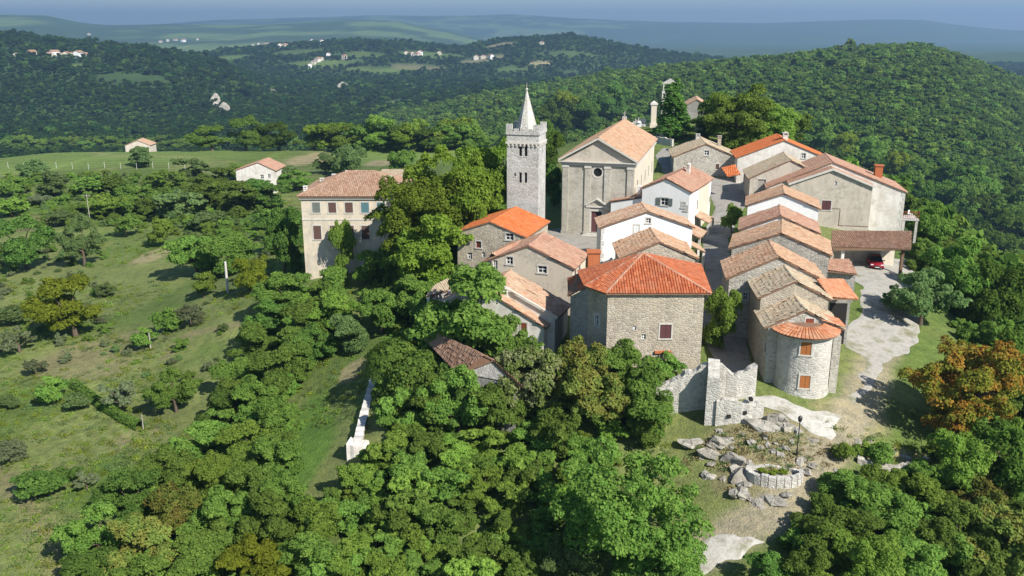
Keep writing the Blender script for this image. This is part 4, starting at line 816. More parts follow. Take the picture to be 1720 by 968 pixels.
# ---- house with the round tower
h = gable_house('round_tower_house', 'stone house ending in a half-round tower with orange shutters', (1291,549), (1411,552), 2.4, 3.95, 4.8, -4.8, 'stone', 'tile_beige', seed=53, rough=.035, ov=.15, oe=.4, opens=[('F',1360,541,.72,.62,'shut',True,'sh_red'), ('L',1290,590,.6,.9,'win',True,'frame_w')], ); ft = h
cx, w_, he_ = h['w'] * .52, h['w'], h['he']; rT = 2.42; cyy = .15; e = h['e']
def tower_wall():
    n = 36; tops = he_ - .12; wl = []
    inv = h['inv']; co = inv @ Vector((0, 0, CAM_Z))
    for u, v in ((1354, 586), (1352, 642)):
        d = (inv.to_3x3() @ ray(u, v)); A_ = d.x**2 + d.y**2; ox, oy = co.x - cx, co.y - cyy; B_ = 2*(d.x*ox + d.y*oy); C_ = ox*ox + oy*oy - rT*rT; t_ = (-B_ - math.sqrt(B_*B_ - 4*A_*C_)) / (2*A_); p = co + d*t_; wl.append((math.atan2(p.y - cyy, p.x - cx), p.z))
    wa, hw = .92 / rT, 1.22; angs = sorted(set([math.pi + math.pi*i/n for i in range(n + 1)] + [a % (2*math.pi) + s*wa/2 for a, z in wl for s in (-1, 1)])); zs = sorted(set([-.4, 1.2, 2.8, 4.2, 5.6, tops] + [z + s*hw/2 for a, z in wl for s in (-1, 1)])); mb = MB()
    pt = lambda a, z, r=rT: (cx + r*math.cos(a), cyy + r*math.sin(a), z)
    def rad(z): return rT + max(0, (2.2 - z)) * .10
    for a0, a1 in zip(angs, angs[1:]):
        for z0, z1 in zip(zs, zs[1:]):
            am, zm = (a0 + a1)/2, (z0 + z1)/2
            if any(abs(am - a % (2*math.pi)) < wa/2 and abs(zm - z) < hw/2 for a, z in wl): continue
            mb.add([pt(a0, z0, rad(z0)), pt(a1, z0, rad(z0)), pt(a1, z1, rad(z1)), pt(a0, z1, rad(z1))], [(0,1,2,3)])
    mb.build('round_tower', M['stone_pale'], e)
    for a, z in wl:
        o = Vector((cx + rT*math.cos(a), cyy + rT*math.sin(a), z)); nrm = Vector((-math.cos(a), -math.sin(a), 0)); f = Face(o + nrm*.03, nrm.cross(Vector((0,0,1))), nrm); opening(e, f, 0, 0, .9, 1.2, 'shut', True, 'sh_orange')
    # skirt roof round the tower
    tl = MB(); n = 26; rr = random.Random(4); sl = MB(); sl.ring((cx, cyy, 0), [(2.95, he_ - .22), (2.95, he_ - .12), (1.55, he_ + .42), (.2, he_ + .5), (.2, he_ + .35), (1.55, he_ + .25), (2.95, he_ - .22)], 36, math.pi, 2*math.pi); sr = sl.build('tower_roof', M['slab'], e)
    for i in range(n):
        a0, a1 = math.pi + math.pi*i/n, math.pi + math.pi*(i + 1)/n; am = (a0 + a1)/2
        for j in range(4):
            r0, r1 = 1.5 + 1.5*j/4, 1.5 + 1.5*(j + 1)/4 + .04; z0, z1 = he_ + .46 - .56*j/4, he_ + .46 - .56*(j + 1)/4 + .02; vs = []
            for r, z in ((r0, z0), (r1, z1)):
                for k, hz in ((.02, 0), (.25, .06), (.75, .06), (.98, 0)): a = a0 + (a1 - a0)*k; vs.append((cx + r*math.cos(a), cyy + r*math.sin(a), z + hz))
            tl.add(vs, [(0,4,5,1),(1,5,6,2),(2,6,7,3),(4,7,6,5)], rr.random())
    tl.build('roof_tiles', M['tile_coral'], sr, kind='stuff')
    mb = MB(); mb.box((cx + rT - .05, -.6, -.2), (w_ + .05, .6, he_ - .6)); mb.build('buttress', M['stone'], e)
    mb = MB(); roof_tiles(mb, [(w_*.72, -.25, he_ + .74), (w_*.72, 2.2, he_ + .74), (w_ + .35, 2.2, he_ + .16), (w_ + .35, -.25, he_ + .16)], seed=9, lift=.07); mb.build('newer_tiles', M['tile_coral'], h['roof'], kind='stuff')
tower_wall()

# ---- carport
e = empty('carport', px(1465, 455, -1.0), 0, 'open carport with brown tiled roof sheltering a red car', 'carport'); o = e.location; I = Matrix.Translation(-o)
PT = [px(1397,388,3.2), px(1531,389,3.2), px(1530,419,2.0), px(1397,415,2.1)]; P = [I @ p for p in PT]
mb = MB(); mb.slab([tuple(p) for p in P], .12); ro = mb.build('roof', M['wood'], e); tl = MB(); roof_tiles(tl, P, seed=61, rough=.02); tl.build('roof_tiles', M['tile_brown'], ro, kind='stuff')
for u, z, mt in ((1418, 418, 'offwhite'), (1519, 420, 'wood'), (1400, 418, 'stone_warm')):
    p = I @ (px(u, 417, 2.0) + Vector((0, .3, 0))); mb = MB(); mb.box((p.x - .16, p.y - .16, -1.2), (p.x + .16, p.y + .16, p.z - .12)); mb.build('post', M[mt], e)
mb = MB(); a, b = P[3].lerp(P[2], .0), P[2]; mb.box((a.x + .05, a.y + .12, a.z - .34), (b.x - .05, b.y + .3, a.z - .14)); mb.build('beam', M['wood'], e)
mb = MB(); a, b = P[0], P[1]; mb.box((a.x + .1, a.y - .3, -1), (b.x - 3.6, a.y - .1, a.z - .2)); mb.build('back_wall', M['render_grey'], e); mb = MB(); mb.box((b.x - 3.6, a.y - .32, -1), (b.x - 1.8, a.y - .12, a.z - .2)); mb.build('back_panel', M['cream'], e)
for i in range(8):
    t_ = (i + .5)/8; p, q = P[0].lerp(P[1], t_), P[3].lerp(P[2], t_); mb = MB(); mb.tube(p - Vector((0, 0, .2)), q - Vector((0, 0, .2)), .06, .06, 6); mb.build('rafter', M['wood'], e)
# ---- manor on the west side
def manor():
    A = px(505, 331, 6.5); zb = -6.0; w = 14.6; l = 11.5; he = 6.5 - zb; hr = 9.0 - zb
    e = empty('manor_house', (A.x, A.y, zb), 0, 'pale two-storey manor with brown hipped roof beside the big linden trees', 'house')
    fF = Face((0, 0, 0), (1, 0, 0), (0, 1, 0)); hl, td = [], []
    for row, us, h_, cols in ((349, (531, 558, 586, 613, 640), 1.4, ('sh_grey','sh_brown','sh_brown','sh_teal','sh_teal')), (391, (533, 561, 588, 614), 1.9, ('sh_brown','sh_brown','sh_brown','sh_brown'))):
        for u, c in zip(us, cols):
            p = pd(u, row, A.y); s, z = p.x - A.x, p.z - zb; hl.append(fF.rect(s, z, 1.05, h_)); td.append((s, z, 1.05, h_, c))
    for u in (665,): pass
    walls(e, [([(0,0,0),(w,0,0),(w,0,he),(0,0,he)], hl, (0,1,0)), ([(w,0,0),(w,l,0),(w,l,he),(w,0,he)], [], (-1,0,0)), ([(w,l,0),(0,l,0),(0,l,he),(w,l,he)], [], (0,-1,0)), ([(0,l,0),(0,0,0),(0,0,he),(0,l,he)], [], (1,0,0))], 'manor')
    for s, z, ow, oh, c in td: opening(e, fF, s, z, ow, oh, 'shut', True, c)
    mb = MB(); zc = pd(560, 369, A.y).z - zb; fF.bar(mb, 0, w, zc - .1, zc + .1, -.06, -.002); mb.build('string_course', M['trim'], e)
    mb = MB(); fF.bar(mb, -.2, w + .2, he - .3, he, -.25, -.002); mb.build('cornice', M['trim'], e)
    q = .45; z = he + .14; a, b, c, d = (-q, -q, z), (w + q, -q, z), (w + q, l + q, z), (-q, l + q, z); r0, r1 = (l*.48, l/2, hr + .14), (w - l*.48, l/2, hr + .14)
    ro = roof(e, [[r0, a, b, r1], [r1, b, c], [r0, r1, c, d], [r0, d, a]], [(r0, r1), (a, r0), (b, r1), (d, r0), (c, r1)], 'tile_umber', seed=71, rough=.02)
    for u, v, y in ((513, 316, 1.5), (541, 303, 6.5), (561, 296, 8), (584, 290, 6), (591, 291, 6.2), (655, 299, 5)):
        p = pd(u, v, A.y + y); chimney(ro, (p.x - A.x, y, p.z - zb - .7), .45, .6, 'offwhite', 'slab')
    mb = MB(); p = pd(562, 315, A.y + 2.2); mb.box((p.x - A.x - .3, 1.9, p.z - zb - .5), (p.x - A.x + .3, 3.0, p.z - zb + .25)); mb.build('roof_hatch', M['slab'], ro)
    # paler rear wing
    mb = MB(); mb.box((w*.62, l - .5, 0), (w - .3, l + 4, he + .6)); mb.build('rear_wing', M['cream'], e)
    mb = MB(); z = he + .6; P2 = [(w*.62 - .3, l - .8, z + .15), (w, l - .8, z + .15), (w, l + 4.3, z + .7), (w*.62 - .3, l + 4.3, z + .7)]; mb.slab(P2, .12); o2 = mb.build('rear_roof', M['slab'], e); tl = MB(); roof_tiles(tl, P2, seed=73); tl.build('roof_tiles', M['tile_beige'], o2, kind='stuff')
manor()
# ---- small house in the western fields, and a roof farther off
h = gable_house('field_house', 'small pale house with pinkish roof among western shrubs, left of the manor', (396,287), (462,283), -6.6, -4.6, 9, -14, 'offwhite', 'tile_rose', heading=2, ridge=.58, seed=81, opens=[('F',440,297,.9,1.0,'win',False,'frame_w'), ('F',452,296,.7,1.0,'win',False,'frame_w')])
h = gable_house('field_house', 'far farmhouse with only its tan roof showing above the left tree line', (210,245), (252,245), -17.2, -15.2, 8, -34, 'cream', 'tile_peach', heading=-5, seed=82)
# ---- cemetery chapel behind the village
h = gable_house('cemetery_chapel', 'small grey chapel with pale roof behind the dark cypress', (1148,180), (1192,178), 11.6, 13.2, 10, 6, 'stone_grey', 'tile_peach', heading=10, seed=83)
p = pd(1125, 148, 196); e = empty('bell_gable', (p.x, p.y, 7), -R_(10), 'white stone bell gable peeping over the dark cypress', 'bell gable')
mb = MB(); zt = p.z - 7; mb.box((-1.6, -.3, 0), (1.6, .3, zt - .6)); mb.build('wall', M['stone_pale'], e); mb = MB()
for x in (-1.45, -.15, 1.15): mb.box((x, -.3, zt - .6), (x + .3, .3, zt + .9))
mb.box((-1.6, -.35, zt + .9), (1.6, .35, zt + 1.15)); mb.add([(-1.4,-.3,zt+1.15),(1.4,-.3,zt+1.15),(0,-.3,zt+2.0),(-1.4,.3,zt+1.15),(1.4,.3,zt+1.15),(0,.3,zt+2.0)],[(0,1,2),(5,4,3),(0,2,5,3),(1,4,5,2)]); mb.build('arcade', M['stone_pale'], e)
for x in (-.65, .65): mb = MB(); mb.ring((x, 0, zt - .3), [(.3, 0), (.2, .3), (.12, .55), (.01, .6)], 10); mb.build('bell', M['iron'], e)
p = pd(1097, 208, 186); e = empty('gate_pillar', (p.x, p.y, p.z - .8), 0, 'tall pale stone pillar at the cemetery edge left of the cypress', 'pillar'); mb = MB(); mb.box((-.75, -.6, 0), (.75, .6, .9)); mb.box((-.55, -.45, .9), (.55, .45, 4.6)); mb.build('shaft', M['cream'], e); mb = MB(); mb.box((-.75, -.6, 4.6), (.75, .6, 5.0)); mb.add([(-.7,-.5,5),(.7,-.5,5),(.7,.5,5),(-.7,.5,5),(0,0,5.5)],[(0,1,4),(1,2,4),(2,3,4),(3,0,4)]); mb.build('cap', M['trim'], e)
# ================================================================== PLANTS
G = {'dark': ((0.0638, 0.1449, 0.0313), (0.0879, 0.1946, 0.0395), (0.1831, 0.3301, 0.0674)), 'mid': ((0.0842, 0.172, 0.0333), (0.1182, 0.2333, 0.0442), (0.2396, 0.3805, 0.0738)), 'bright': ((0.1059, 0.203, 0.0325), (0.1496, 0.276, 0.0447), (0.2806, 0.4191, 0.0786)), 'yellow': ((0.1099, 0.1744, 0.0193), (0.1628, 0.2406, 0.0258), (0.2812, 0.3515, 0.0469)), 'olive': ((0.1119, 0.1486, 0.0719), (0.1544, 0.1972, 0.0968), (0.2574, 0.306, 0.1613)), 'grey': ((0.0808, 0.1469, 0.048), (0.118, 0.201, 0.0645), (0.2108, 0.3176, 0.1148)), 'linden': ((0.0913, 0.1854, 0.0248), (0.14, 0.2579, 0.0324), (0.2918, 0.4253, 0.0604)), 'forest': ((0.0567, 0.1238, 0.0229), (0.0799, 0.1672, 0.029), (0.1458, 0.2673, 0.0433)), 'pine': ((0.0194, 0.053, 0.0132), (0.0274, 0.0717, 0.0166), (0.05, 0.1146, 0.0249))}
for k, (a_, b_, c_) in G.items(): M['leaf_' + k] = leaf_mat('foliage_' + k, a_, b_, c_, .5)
M['leaf_autumn'] = leaf_mat('foliage_autumn', (.09,.14,.02), (.18,.22,.032), (.28,.30,.045), .4, (.52,.25,.04), .55)
M['leaf_rust'] = leaf_mat('foliage_rusty', (.06,.105,.02), (.11,.17,.034), (.19,.25,.055), .3, (.22,.14,.035), .35)
M['leaf_dry'] = leaf_mat('foliage_half_dry', (.06,.10,.024), (.11,.16,.042), (.19,.235,.07), .3, (.30,.28,.18), .35)
def leaf_mesh(name, pos, out, size, rnd, mat, seed, up=.35, spread=.8, asp=.72):
    r = np.random.default_rng(seed); n = len(pos); nn = out * .75 + r.normal(0, spread * .55, (n, 3)); nn[:, 2] += up; nn /= np.linalg.norm(nn, axis=1)[:, None] + 1e-9
    t = np.cross(nn, r.normal(0, 1, (n, 3))); t /= np.linalg.norm(t, axis=1)[:, None] + 1e-9; b = np.cross(nn, t); s = size * r.uniform(.55, 1.35, n)[:, None] * .5
    q = np.stack([pos - t * s - b * s * asp * .35, pos + b * s * asp, pos + t * s - b * s * asp * .15, pos - b * s * asp], 1)   # kite-shaped leaf sprays
    return mesh_np(name, q.reshape(-1, 3), np.arange(4 * n).reshape(n, 4), rnd, mat)
def mesh_np(name, v, f, rnd, mat):
    me = bpy.data.meshes.new(name); k = f.shape[1]; me.vertices.add(len(v)); me.vertices.foreach_set('co', np.ascontiguousarray(v, np.float32).ravel()); me.loops.add(f.size)
    me.loops.foreach_set('vertex_index', f.ravel().astype(np.int32)); me.polygons.add(len(f)); me.polygons.foreach_set('loop_start', np.arange(0, f.size, k, dtype=np.int32))
    at = me.attributes.new('rnd', 'FLOAT', 'FACE'); at.data.foreach_set('value', np.clip(rnd, 0, 1).astype(np.float32)); me.materials.append(mat); me.update(calc_edges=True); return me
def sph(r, n):
    d = r.normal(0, 1, (n, 3)); return d / np.linalg.norm(d, axis=1)[:, None]
def crown(name, seed, rad, zc, lobes, nleaf, size, mat, lobe_r=(.32, .52), spread=.62, flat=0.0, gap=.0, up=.35, cut=-.95, shape=None, sub=7):
    """leaf sprays over a cluster of boughs; returns mesh and bough centres"""
    r = np.random.default_rng(seed); rad = np.array(rad, float); C = []; L = []
    for i in range(lobes):
        for _ in range(50):
            d = sph(r, 1)[0]; d[2] = d[2] * .95 + .04
            if d[2] > cut: break
        k = spread * r.uniform(.55, 1.12) if i else 0.0; c = d * k
        if shape == 'cone': c = np.array([d[0] * (1 - (i / lobes)) * .55, d[1] * (1 - (i / lobes)) * .55, -0.85 + 1.75 * i / lobes]); 
        C.append(c); lr = r.uniform(*lobe_r) * (1.15 if i == 0 else 1)
        if shape == 'cone': lr = (.55 * (1 - .75 * i / lobes) + .08)
        L.append(lr)
    C = np.array(C); L = np.array(L); C0 = C.copy()
    if sub:      # every bough carries smaller leaf puffs
        nc, nl = [C], [L * .78]
        for c, l in zip(C, L):
            d = sph(r, sub); d[:, 2] = np.abs(d[:, 2]) * .45 + d[:, 2] * .55; nc.append(c + d * l * r.uniform(.62, 1.0, sub)[:, None]); nl.append(l * r.uniform(.28, .52, sub))
        C = np.concatenate(nc); L = np.concatenate(nl); lobes = len(C)
    pick = r.choice(lobes, nleaf * 2, p=L ** 2 / (L ** 2).sum()); d = sph(r, nleaf * 2); d[:, 2] = np.where(d[:, 2] < -.25, -d[:, 2] * .7, d[:, 2])
    d /= np.linalg.norm(d, axis=1)[:, None]; rr = 1 - np.abs(r.normal(0, .16, nleaf * 2)); rr += r.uniform(0, .10, nleaf * 2)
    tw = np.sin(d[:, 0] * 7 + pick) * np.sin(d[:, 1] * 6 + pick * 2.1) * np.sin(d[:, 2] * 7 + pick * 1.7); rr += tw * .16
    p = C[pick] + d * (L[pick] * rr)[:, None]; keep = np.ones(len(p), bool)
    for c, l in zip(C, L): keep &= ~(np.linalg.norm(p - c, axis=1) < l * .62)
    if gap > 0: keep &= (np.sin(p[:, 0] * 9 + seed) * np.sin(p[:, 1] * 8.3 + seed * 2) * np.sin(p[:, 2] * 9.7) > -.55 + gap * .5) | (r.random(len(p)) > gap)
    keep &= p[:, 2] > -1.02
    i = np.where(keep)[0][:nleaf]; p, d, pk = p[i], d[i], pick[i]
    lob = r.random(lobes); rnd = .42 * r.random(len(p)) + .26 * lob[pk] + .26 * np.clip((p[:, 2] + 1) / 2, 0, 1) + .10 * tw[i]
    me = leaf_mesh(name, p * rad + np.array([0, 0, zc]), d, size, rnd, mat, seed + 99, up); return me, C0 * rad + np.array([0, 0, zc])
def trunk(name, seed, h, r0, targets, mat):
    r = random.Random(seed); mb = MB(); x, y = r.uniform(-.03, .03) * h, r.uniform(-.03, .03) * h; z1 = h * .38
    pts = [Vector((0, 0, -.5)), Vector((x * .5, y * .5, z1 * .5)), Vector((x, y, z1)), Vector((x * 1.6, y * 1.3, h * .72))]; rs = [r0 * 1.35, r0, r0 * .82, r0 * .3]
    for a, b, q0, q1 in zip(pts, pts[1:], rs, rs[1:]): mb.tube(a, b, q0, q1, 7, cap=False)
    for t in targets[:7]:
        s = pts[2].lerp(pts[3], r.uniform(0, .6)) if r.random() < .7 else pts[1].lerp(pts[2], r.uniform(.5, 1)); t = Vector(t); m_ = s.lerp(t, .5) + Vector((0, 0, .04 * h)); q = r0 * r.uniform(.35, .55)
        mb.tube(s, m_, q, q * .65, 5, cap=False); mb.tube(m_, t, q * .65, q * .2, 5, cap=False)
    return mb.mesh(name, mat, True)
PROTO = {}
def proto(key, seeds, rad, zc, lobes, nleaf, size, r0, **kw):
    PROTO[key] = []
    for s in seeds:
        me, C = crown('crown', s, rad, zc, lobes, nleaf, size, M['leaf_mid'], **kw)
        PROTO[key].append((me, trunk('trunk', s, zc + rad[2] * .6, r0, [tuple(c) for c in C[1:]], M['bark']), 2 * rad[0] * .97, zc + rad[2] * .93))
proto('broad', (1, 2, 3), (4.2, 4.2, 3.8), 3.5, 18, 16500, .30, .28, lobe_r=(.26, .44), spread=.72, gap=.25)
proto('oak', (4, 5, 6), (4.0, 4.0, 3.6), 3.25, 15, 14000, .295, .25, lobe_r=(.24, .42), spread=.78, gap=.45)
proto('big', (7, 8), (6.2, 6.2, 5.8), 5.6, 34, 32000, .31, .42, lobe_r=(.20, .34), spread=.80, gap=.35)
proto('shrub', (9, 10, 11), (1.8, 1.8, 1.4), 1.25, 11, 3600, .24, .09, lobe_r=(.30, .48), spread=.62, gap=.2)
proto('olive', (12, 13), (2.0, 2.0, 1.8), 1.65, 11, 3600, .22, .16, lobe_r=(.24, .40), spread=.72, gap=.6)
proto('cypress', (14,), (2.6, 2.6, 6.2), 6.4, 16, 7000, .40, .3, shape='cone', gap=.1)
proto('ball', (15, 16), (1.3, 1.3, 1.2), 1.15, 8, 2400, .22, .07, lobe_r=(.55, .75), spread=.35)
proto('thicket', (17, 18, 19), (2.6, 2.6, 2.0), 1.6, 16, 8200, .25, .10, lobe_r=(.24, .40), spread=.80, gap=.3, up=.5)
NT = [0]
def plant(kind, p, w, h, leaf, name, label, cat, group=None, seed=None):
    NT[0] += 1; v = PROTO[kind]; me, tr, w0, h0 = v[(NT[0] if seed is None else seed) % len(v)]; r = random.Random(NT[0] * 7 + 3)
    o = empty(name, p, r.uniform(0, 6.28), label, cat, group); o.scale = (w / w0 * r.uniform(.88, 1.14), w / w0 * r.uniform(.88, 1.14), h / h0 * r.uniform(.93, 1.08)); o.rotation_euler = (r.uniform(-.09, .09), r.uniform(-.09, .09), r.uniform(0, 6.28))
    t = bpy.data.objects.new('trunk', tr); c = bpy.data.objects.new('crown', me)
    for q in (t, c): COL.objects.link(q); q.parent = o
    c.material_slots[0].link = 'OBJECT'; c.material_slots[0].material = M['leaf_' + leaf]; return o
# u, v of the foot of the stem; crown width px of the photograph; height / width; kind; leaf colour; name; label; category
T = []
def add(u, v, wpx, hw, kind, leaf, label, name='tree', cat='tree', group=None): T.append((u, v, wpx, hw, kind, leaf, label, name, cat, group))
# western fields
add(46,452,96,.95,'broad','dark','round dark green tree at the left edge of the western field')
add(-12,440,70,.95,'broad','dark','dark tree cut off by the left picture border above the field')
add(143,448,62,1.25,'oak','grey','grey-green tree standing right of the round dark field tree')
add(128,566,122,.82,'broad','yellow','yellowing bushy tree on the western slope, golden crown')
add(212,398,50,.85,'shrub','mid','small round tree casting a dark shadow above the pale meadow', 'small_tree', 'tree')
add(274,412,62,.8,'shrub','bright','bright low tree with dark shadow beside the dirt scrape', 'small_tree', 'tree')
add(332,462,92,.85,'oak','mid','broad green tree at the right side of the pale meadow')
add(392,458,80,.95,'oak','mid','green tree right of the pale meadow, beside the white pole')
add(424,490,66,.95,'broad','yellow','olive-yellow round tree below the manor, right of the pole')
add(343,500,54,.85,'shrub','bright','pale bright bush just left of the white pole', 'bush', 'bush')
add(322,548,48,.85,'olive','olive','silvery olive tree below the pale meadow', 'olive_tree', 'tree')
add(283,558,52,.8,'shrub','mid','dark leafy bush left of the silvery olive tree', 'bush', 'bush')
add(245,585,52,.7,'shrub','mid','green bush on the bank between yellow tree and olive', 'bush', 'bush')
add(205,690,62,.9,'olive','olive','grey olive tree on the terrace above the hedge', 'olive_tree', 'tree')
add(297,692,72,1.05,'oak','mid','dense green tree at the bend of the grass track')
add(92,676,66,.75,'shrub','mid','dark bush at the upper end of the clipped hedge', 'bush', 'bush')
add(128,690,46,.7,'shrub','grey','grey-green bush below the upper end of the hedge', 'bush', 'bush')
add(34,592,56,.8,'olive','olive','olive tree at the left border beside the stubble field', 'olive_tree', 'tree')
add(60,630,40,.8,'olive','olive','small olive tree between the hedge top and left border', 'olive_tree', 'tree')
add(62,836,84,.62,'shrub','dark','wide dark bush in the lower left field', 'bush', 'bush')
add(108,815,50,.7,'shrub','dark','second dark bush touching the wide one in the lower left field', 'bush', 'bush')
add(146,822,46,.8,'olive','olive','grey olive bush right of the dark lower left bushes', 'olive_tree', 'tree')
add(14,775,60,.7,'olive','olive','grey olive bush cut by the left border in the stubble field', 'olive_tree', 'tree')
add(18,685,40,.6,'shrub','grey','low grey bush at the left border above the stubble', 'bush', 'bush')
add(178,500,36,.7,'shrub','grey','low grey-green bush behind the golden tree', 'bush', 'bush')
add(20,545,60,.6,'shrub','grey','grey shrub at the left border below the round dark tree', 'bush', 'bush')
for i, (u, v, w, k, lf) in enumerate([(58,300,44,'shrub','grey'),(242,280,50,'oak','grey'),(322,305,52,'oak','grey'),(90,330,62,'shrub','grey'),(68,345,34,'olive','olive'),(155,330,60,'shrub','mid'),(200,330,48,'shrub','mid'),(238,345,56,'oak','mid'),(280,330,60,'oak','mid'),
        (180,365,64,'shrub','bright'),(225,360,48,'shrub','mid'),(300,370,70,'oak','grey'),(345,345,70,'oak','mid'),(270,360,54,'oak','mid'),(395,360,84,'oak','mid'),(350,385,50,'shrub','grey'),(430,345,66,'oak','dark'),(460,350,60,'oak','dark'),(450,385,50,'shrub','mid'),
        (30,330,50,'shrub','mid'),(20,365,50,'shrub','bright'),(110,380,40,'shrub','grey'),(130,370,44,'shrub','mid'),(470,312,48,'oak','grey'),(500,320,52,'oak','mid'),(400,300,40,'shrub','mid'),(374,310,44,'oak','mid'),(480,400,64,'oak','dark'),(465,425,56,'oak','dark')]):
    add(u, v, w * 1.2, .56, ('thicket' if k == 'oak' and i % 3 else k), lf, 'one of the scrubby field trees between the vineyard terrace and the manor', 'field_tree', 'tree', 'scrub trees on the western terraces')
for i in range(48):
    u = -14 + i * 18.4 + (i * 37) % 11; add(u, 251.5 + (i * 7) % 3, 58 + (i * 13) % 22, .58 + .06 * (i % 4), ('thicket', 'thicket', 'broad')[i % 3], ('bright','mid','mid','linden','bright','forest','mid')[i % 7], 'one of the trees lined up behind the long green field', 'hedgerow_tree', 'tree', 'tree line behind the green field')
add(585,300,62,.9,'oak','grey','grey-leaved tree just behind the manor roof')
add(548,292,44,.8,'oak','grey','small grey tree behind the left part of the manor roof')
add(676,300,56,.9,'oak','mid','green tree behind the right end of the manor')
# lindens between manor and tower
add(722,455,150,1.15,'big','linden','massive linden tree right beside the manor, leftmost of the lindens')
add(765,425,150,1.25,'big','linden','tallest linden tree between manor and bell tower')
add(825,400,130,1.3,'big','linden','linden tree touching the left side of the bell tower')
add(735,490,130,.95,'broad','linden','linden with low boughs below the big crowns')
add(676,440,62,1.1,'broad','linden','narrow linden in front of the manor right windows')
add(478,460,72,1.5,'oak','dark','dark tree in shadow left of the manor wall')
add(492,420,60,1.3,'oak','dark','dark tree behind the left corner of the manor')
# trees around the western houses
add(850,632,96,1.05,'oak','mid','leafy tree beside the small brown window of the lowest cottage')
add(800,622,185,.95,'broad','mid','full green tree in front of the lowest peach cottage')
add(735,560,90,.9,'broad','mid','round tree beside the pale lean-to roof')
add(690,540,90,.9,'oak','mid','green tree left of the pale lean-to roof')
add(640,560,90,.9,'oak','mid','green tree above the bare scrape, left of the ivy mass')
add(590,592,74,.95,'oak','grey','greyish tree above the white wall top')
add(560,560,76,.9,'oak','bright','bright tree left of the greyish tree above the wall')
add(820,605,90,.6,'thicket','bright','low rounded bush right of the overgrown old roof', 'bush', 'bush')
add(700,430,60,.8,'broad','linden','small linden sprouting under the tall lindens')
add(630,470,80,.7,'thicket','bright','bright bush in the shade below the manor', 'bush', 'bush')
add(560,500,70,.7,'thicket','mid','green bush on the bank below the manor corner', 'bush', 'bush')
# lane and front
add(1208,585,66,1.6,'oak','bright','slim bright green tree standing in the shaded lane')
add(1228,392,40,1.2,'shrub','bright','small bright bush in the upper lane beside the terrace row', 'bush', 'bush')
add(905,700,130,1.1,'oak','dry','half-dry tree with pale twigs below the lowest cottage')
add(965,690,120,1.15,'oak','rust','tree with rusty tints in front of the shaded annex')
add(1045,670,110,.95,'oak','mid','leafy tree against the front wall of the red hipped house')
add(1000,720,120,.9,'oak','rust','loose tree below the red hipped house, centre of the slope')
add(1075,735,120,.85,'broad','mid','green tree left of the ruined gate wall')
add(935,760,110,.8,'thicket','mid','dark bush below the half-dry tree', 'bush', 'bush')
add(850,720,110,1.0,'oak','dry','grey twiggy tree right of the ivy-clad house')
add(780,700,110,.9,'oak','dark','dark tree below the overgrown old roof')
add(772,735,112,1.05,'oak','mid','leafy tree hiding the wall under the brown roof patch')
add(832,728,108,1.05,'oak','mid','leafy tree right below the brown roof patch')
add(728,715,90,1.1,'oak','mid','small leafy tree between ivy mass and brown roof patch')
add(722,552,60,.9,'thicket','mid','bush under the pale lean-to roof', 'bush', 'bush')
add(1120,640,60,.8,'shrub','mid','shrub growing on top of the ruined gate wall', 'bush', 'bush')
add(1060,968,235,.92,'big','mid','huge dark rounded tree in the centre foreground')
add(965,985,120,.9,'oak','grey','grey-green tree with bare twigs left of the huge foreground tree')
add(1120,990,130,.8,'broad','mid','tree at the lower border right of the huge foreground tree')
add(1417,776,36,.95,'ball','bright','clipped round bush left of the pair below the round tower', 'bush', 'bush')
add(1478,782,52,.85,'ball','mid','clipped round bush right of the pair below the round tower', 'bush', 'bush')
add(1452,768,34,.8,'shrub','bright','small loose shrub between the two clipped round bushes', 'bush', 'bush')
# eastern side
add(1605,735,190,1.0,'big','autumn','large tree with orange autumn leaves beside the gravel yard')
add(1545,545,110,.85,'oak','grey','grey-green tree at the far edge of the gravel yard')
add(1505,520,60,.8,'olive','grey','small grey tree in front of the carport corner')
add(1600,520,110,1.1,'broad','mid','green tree behind the autumn tree')
add(1660,560,120,1.1,'broad','forest','dark green tree on the right border above the autumn tree')
add(1715,560,110,1.1,'broad','mid','green tree cut by the right border, mid height')
add(1690,700,120,1.2,'broad','forest','dark tree at the right border beside the autumn tree')
add(1600,830,110,1.1,'broad','bright','bright green tree below the autumn tree')
add(1690,850,150,1.0,'broad','forest','dark round tree at the right border below the autumn tree')
add(1560,420,80,.9,'broad','mid','green tree behind the whitewashed house balcony')
add(1620,440,90,.9,'oak','forest','dark tree on the slope right of the balcony')
add(1680,450,100,.9,'broad','forest','broad dark tree on the far right slope')
add(1585,470,80,.8,'oak','mid','green tree between the balcony and the gravel yard')
for i, (u, v, w, lf) in enumerate([(1400,930,120,'mid'),(1470,900,120,'mid'),(1535,880,110,'bright'),(1590,940,140,'mid'),(1660,960,150,'rust'),(1360,985,110,'mid'),(1450,985,130,'bright'),(1530,985,130,'mid'),(1715,930,120,'mid'),(1290,1000,90,'dark'),(1420,860,90,'mid'),(1480,840,80,'bright'),(1640,880,110,'rust')]):
    add(u, v, w, .8, 'oak' if i % 2 else 'broad', lf, 'one of the leafy trees crowding the lower right corner below the path', 'wood_tree', 'tree', 'trees in the lower right corner')
for i, (u, v, w, lf) in enumerate([(1530,345,60,'mid'),(1570,365,70,'forest'),(1610,380,80,'mid'),(1655,390,80,'forest'),(1700,400,90,'mid'),(1540,310,50,'mid'),(1590,330,60,'forest'),(1500,300,50,'yellow'),(1460,280,50,'mid'),(1420,265,50,'yellow'),(1640,345,70,'mid'),(1690,350,70,'forest')]):
    add(u, v, w, .9, 'oak' if i % 2 else 'broad', lf, 'one of the trees on the drop behind the whitewashed house', 'slope_tree', 'tree', 'trees behind the eastern houses')
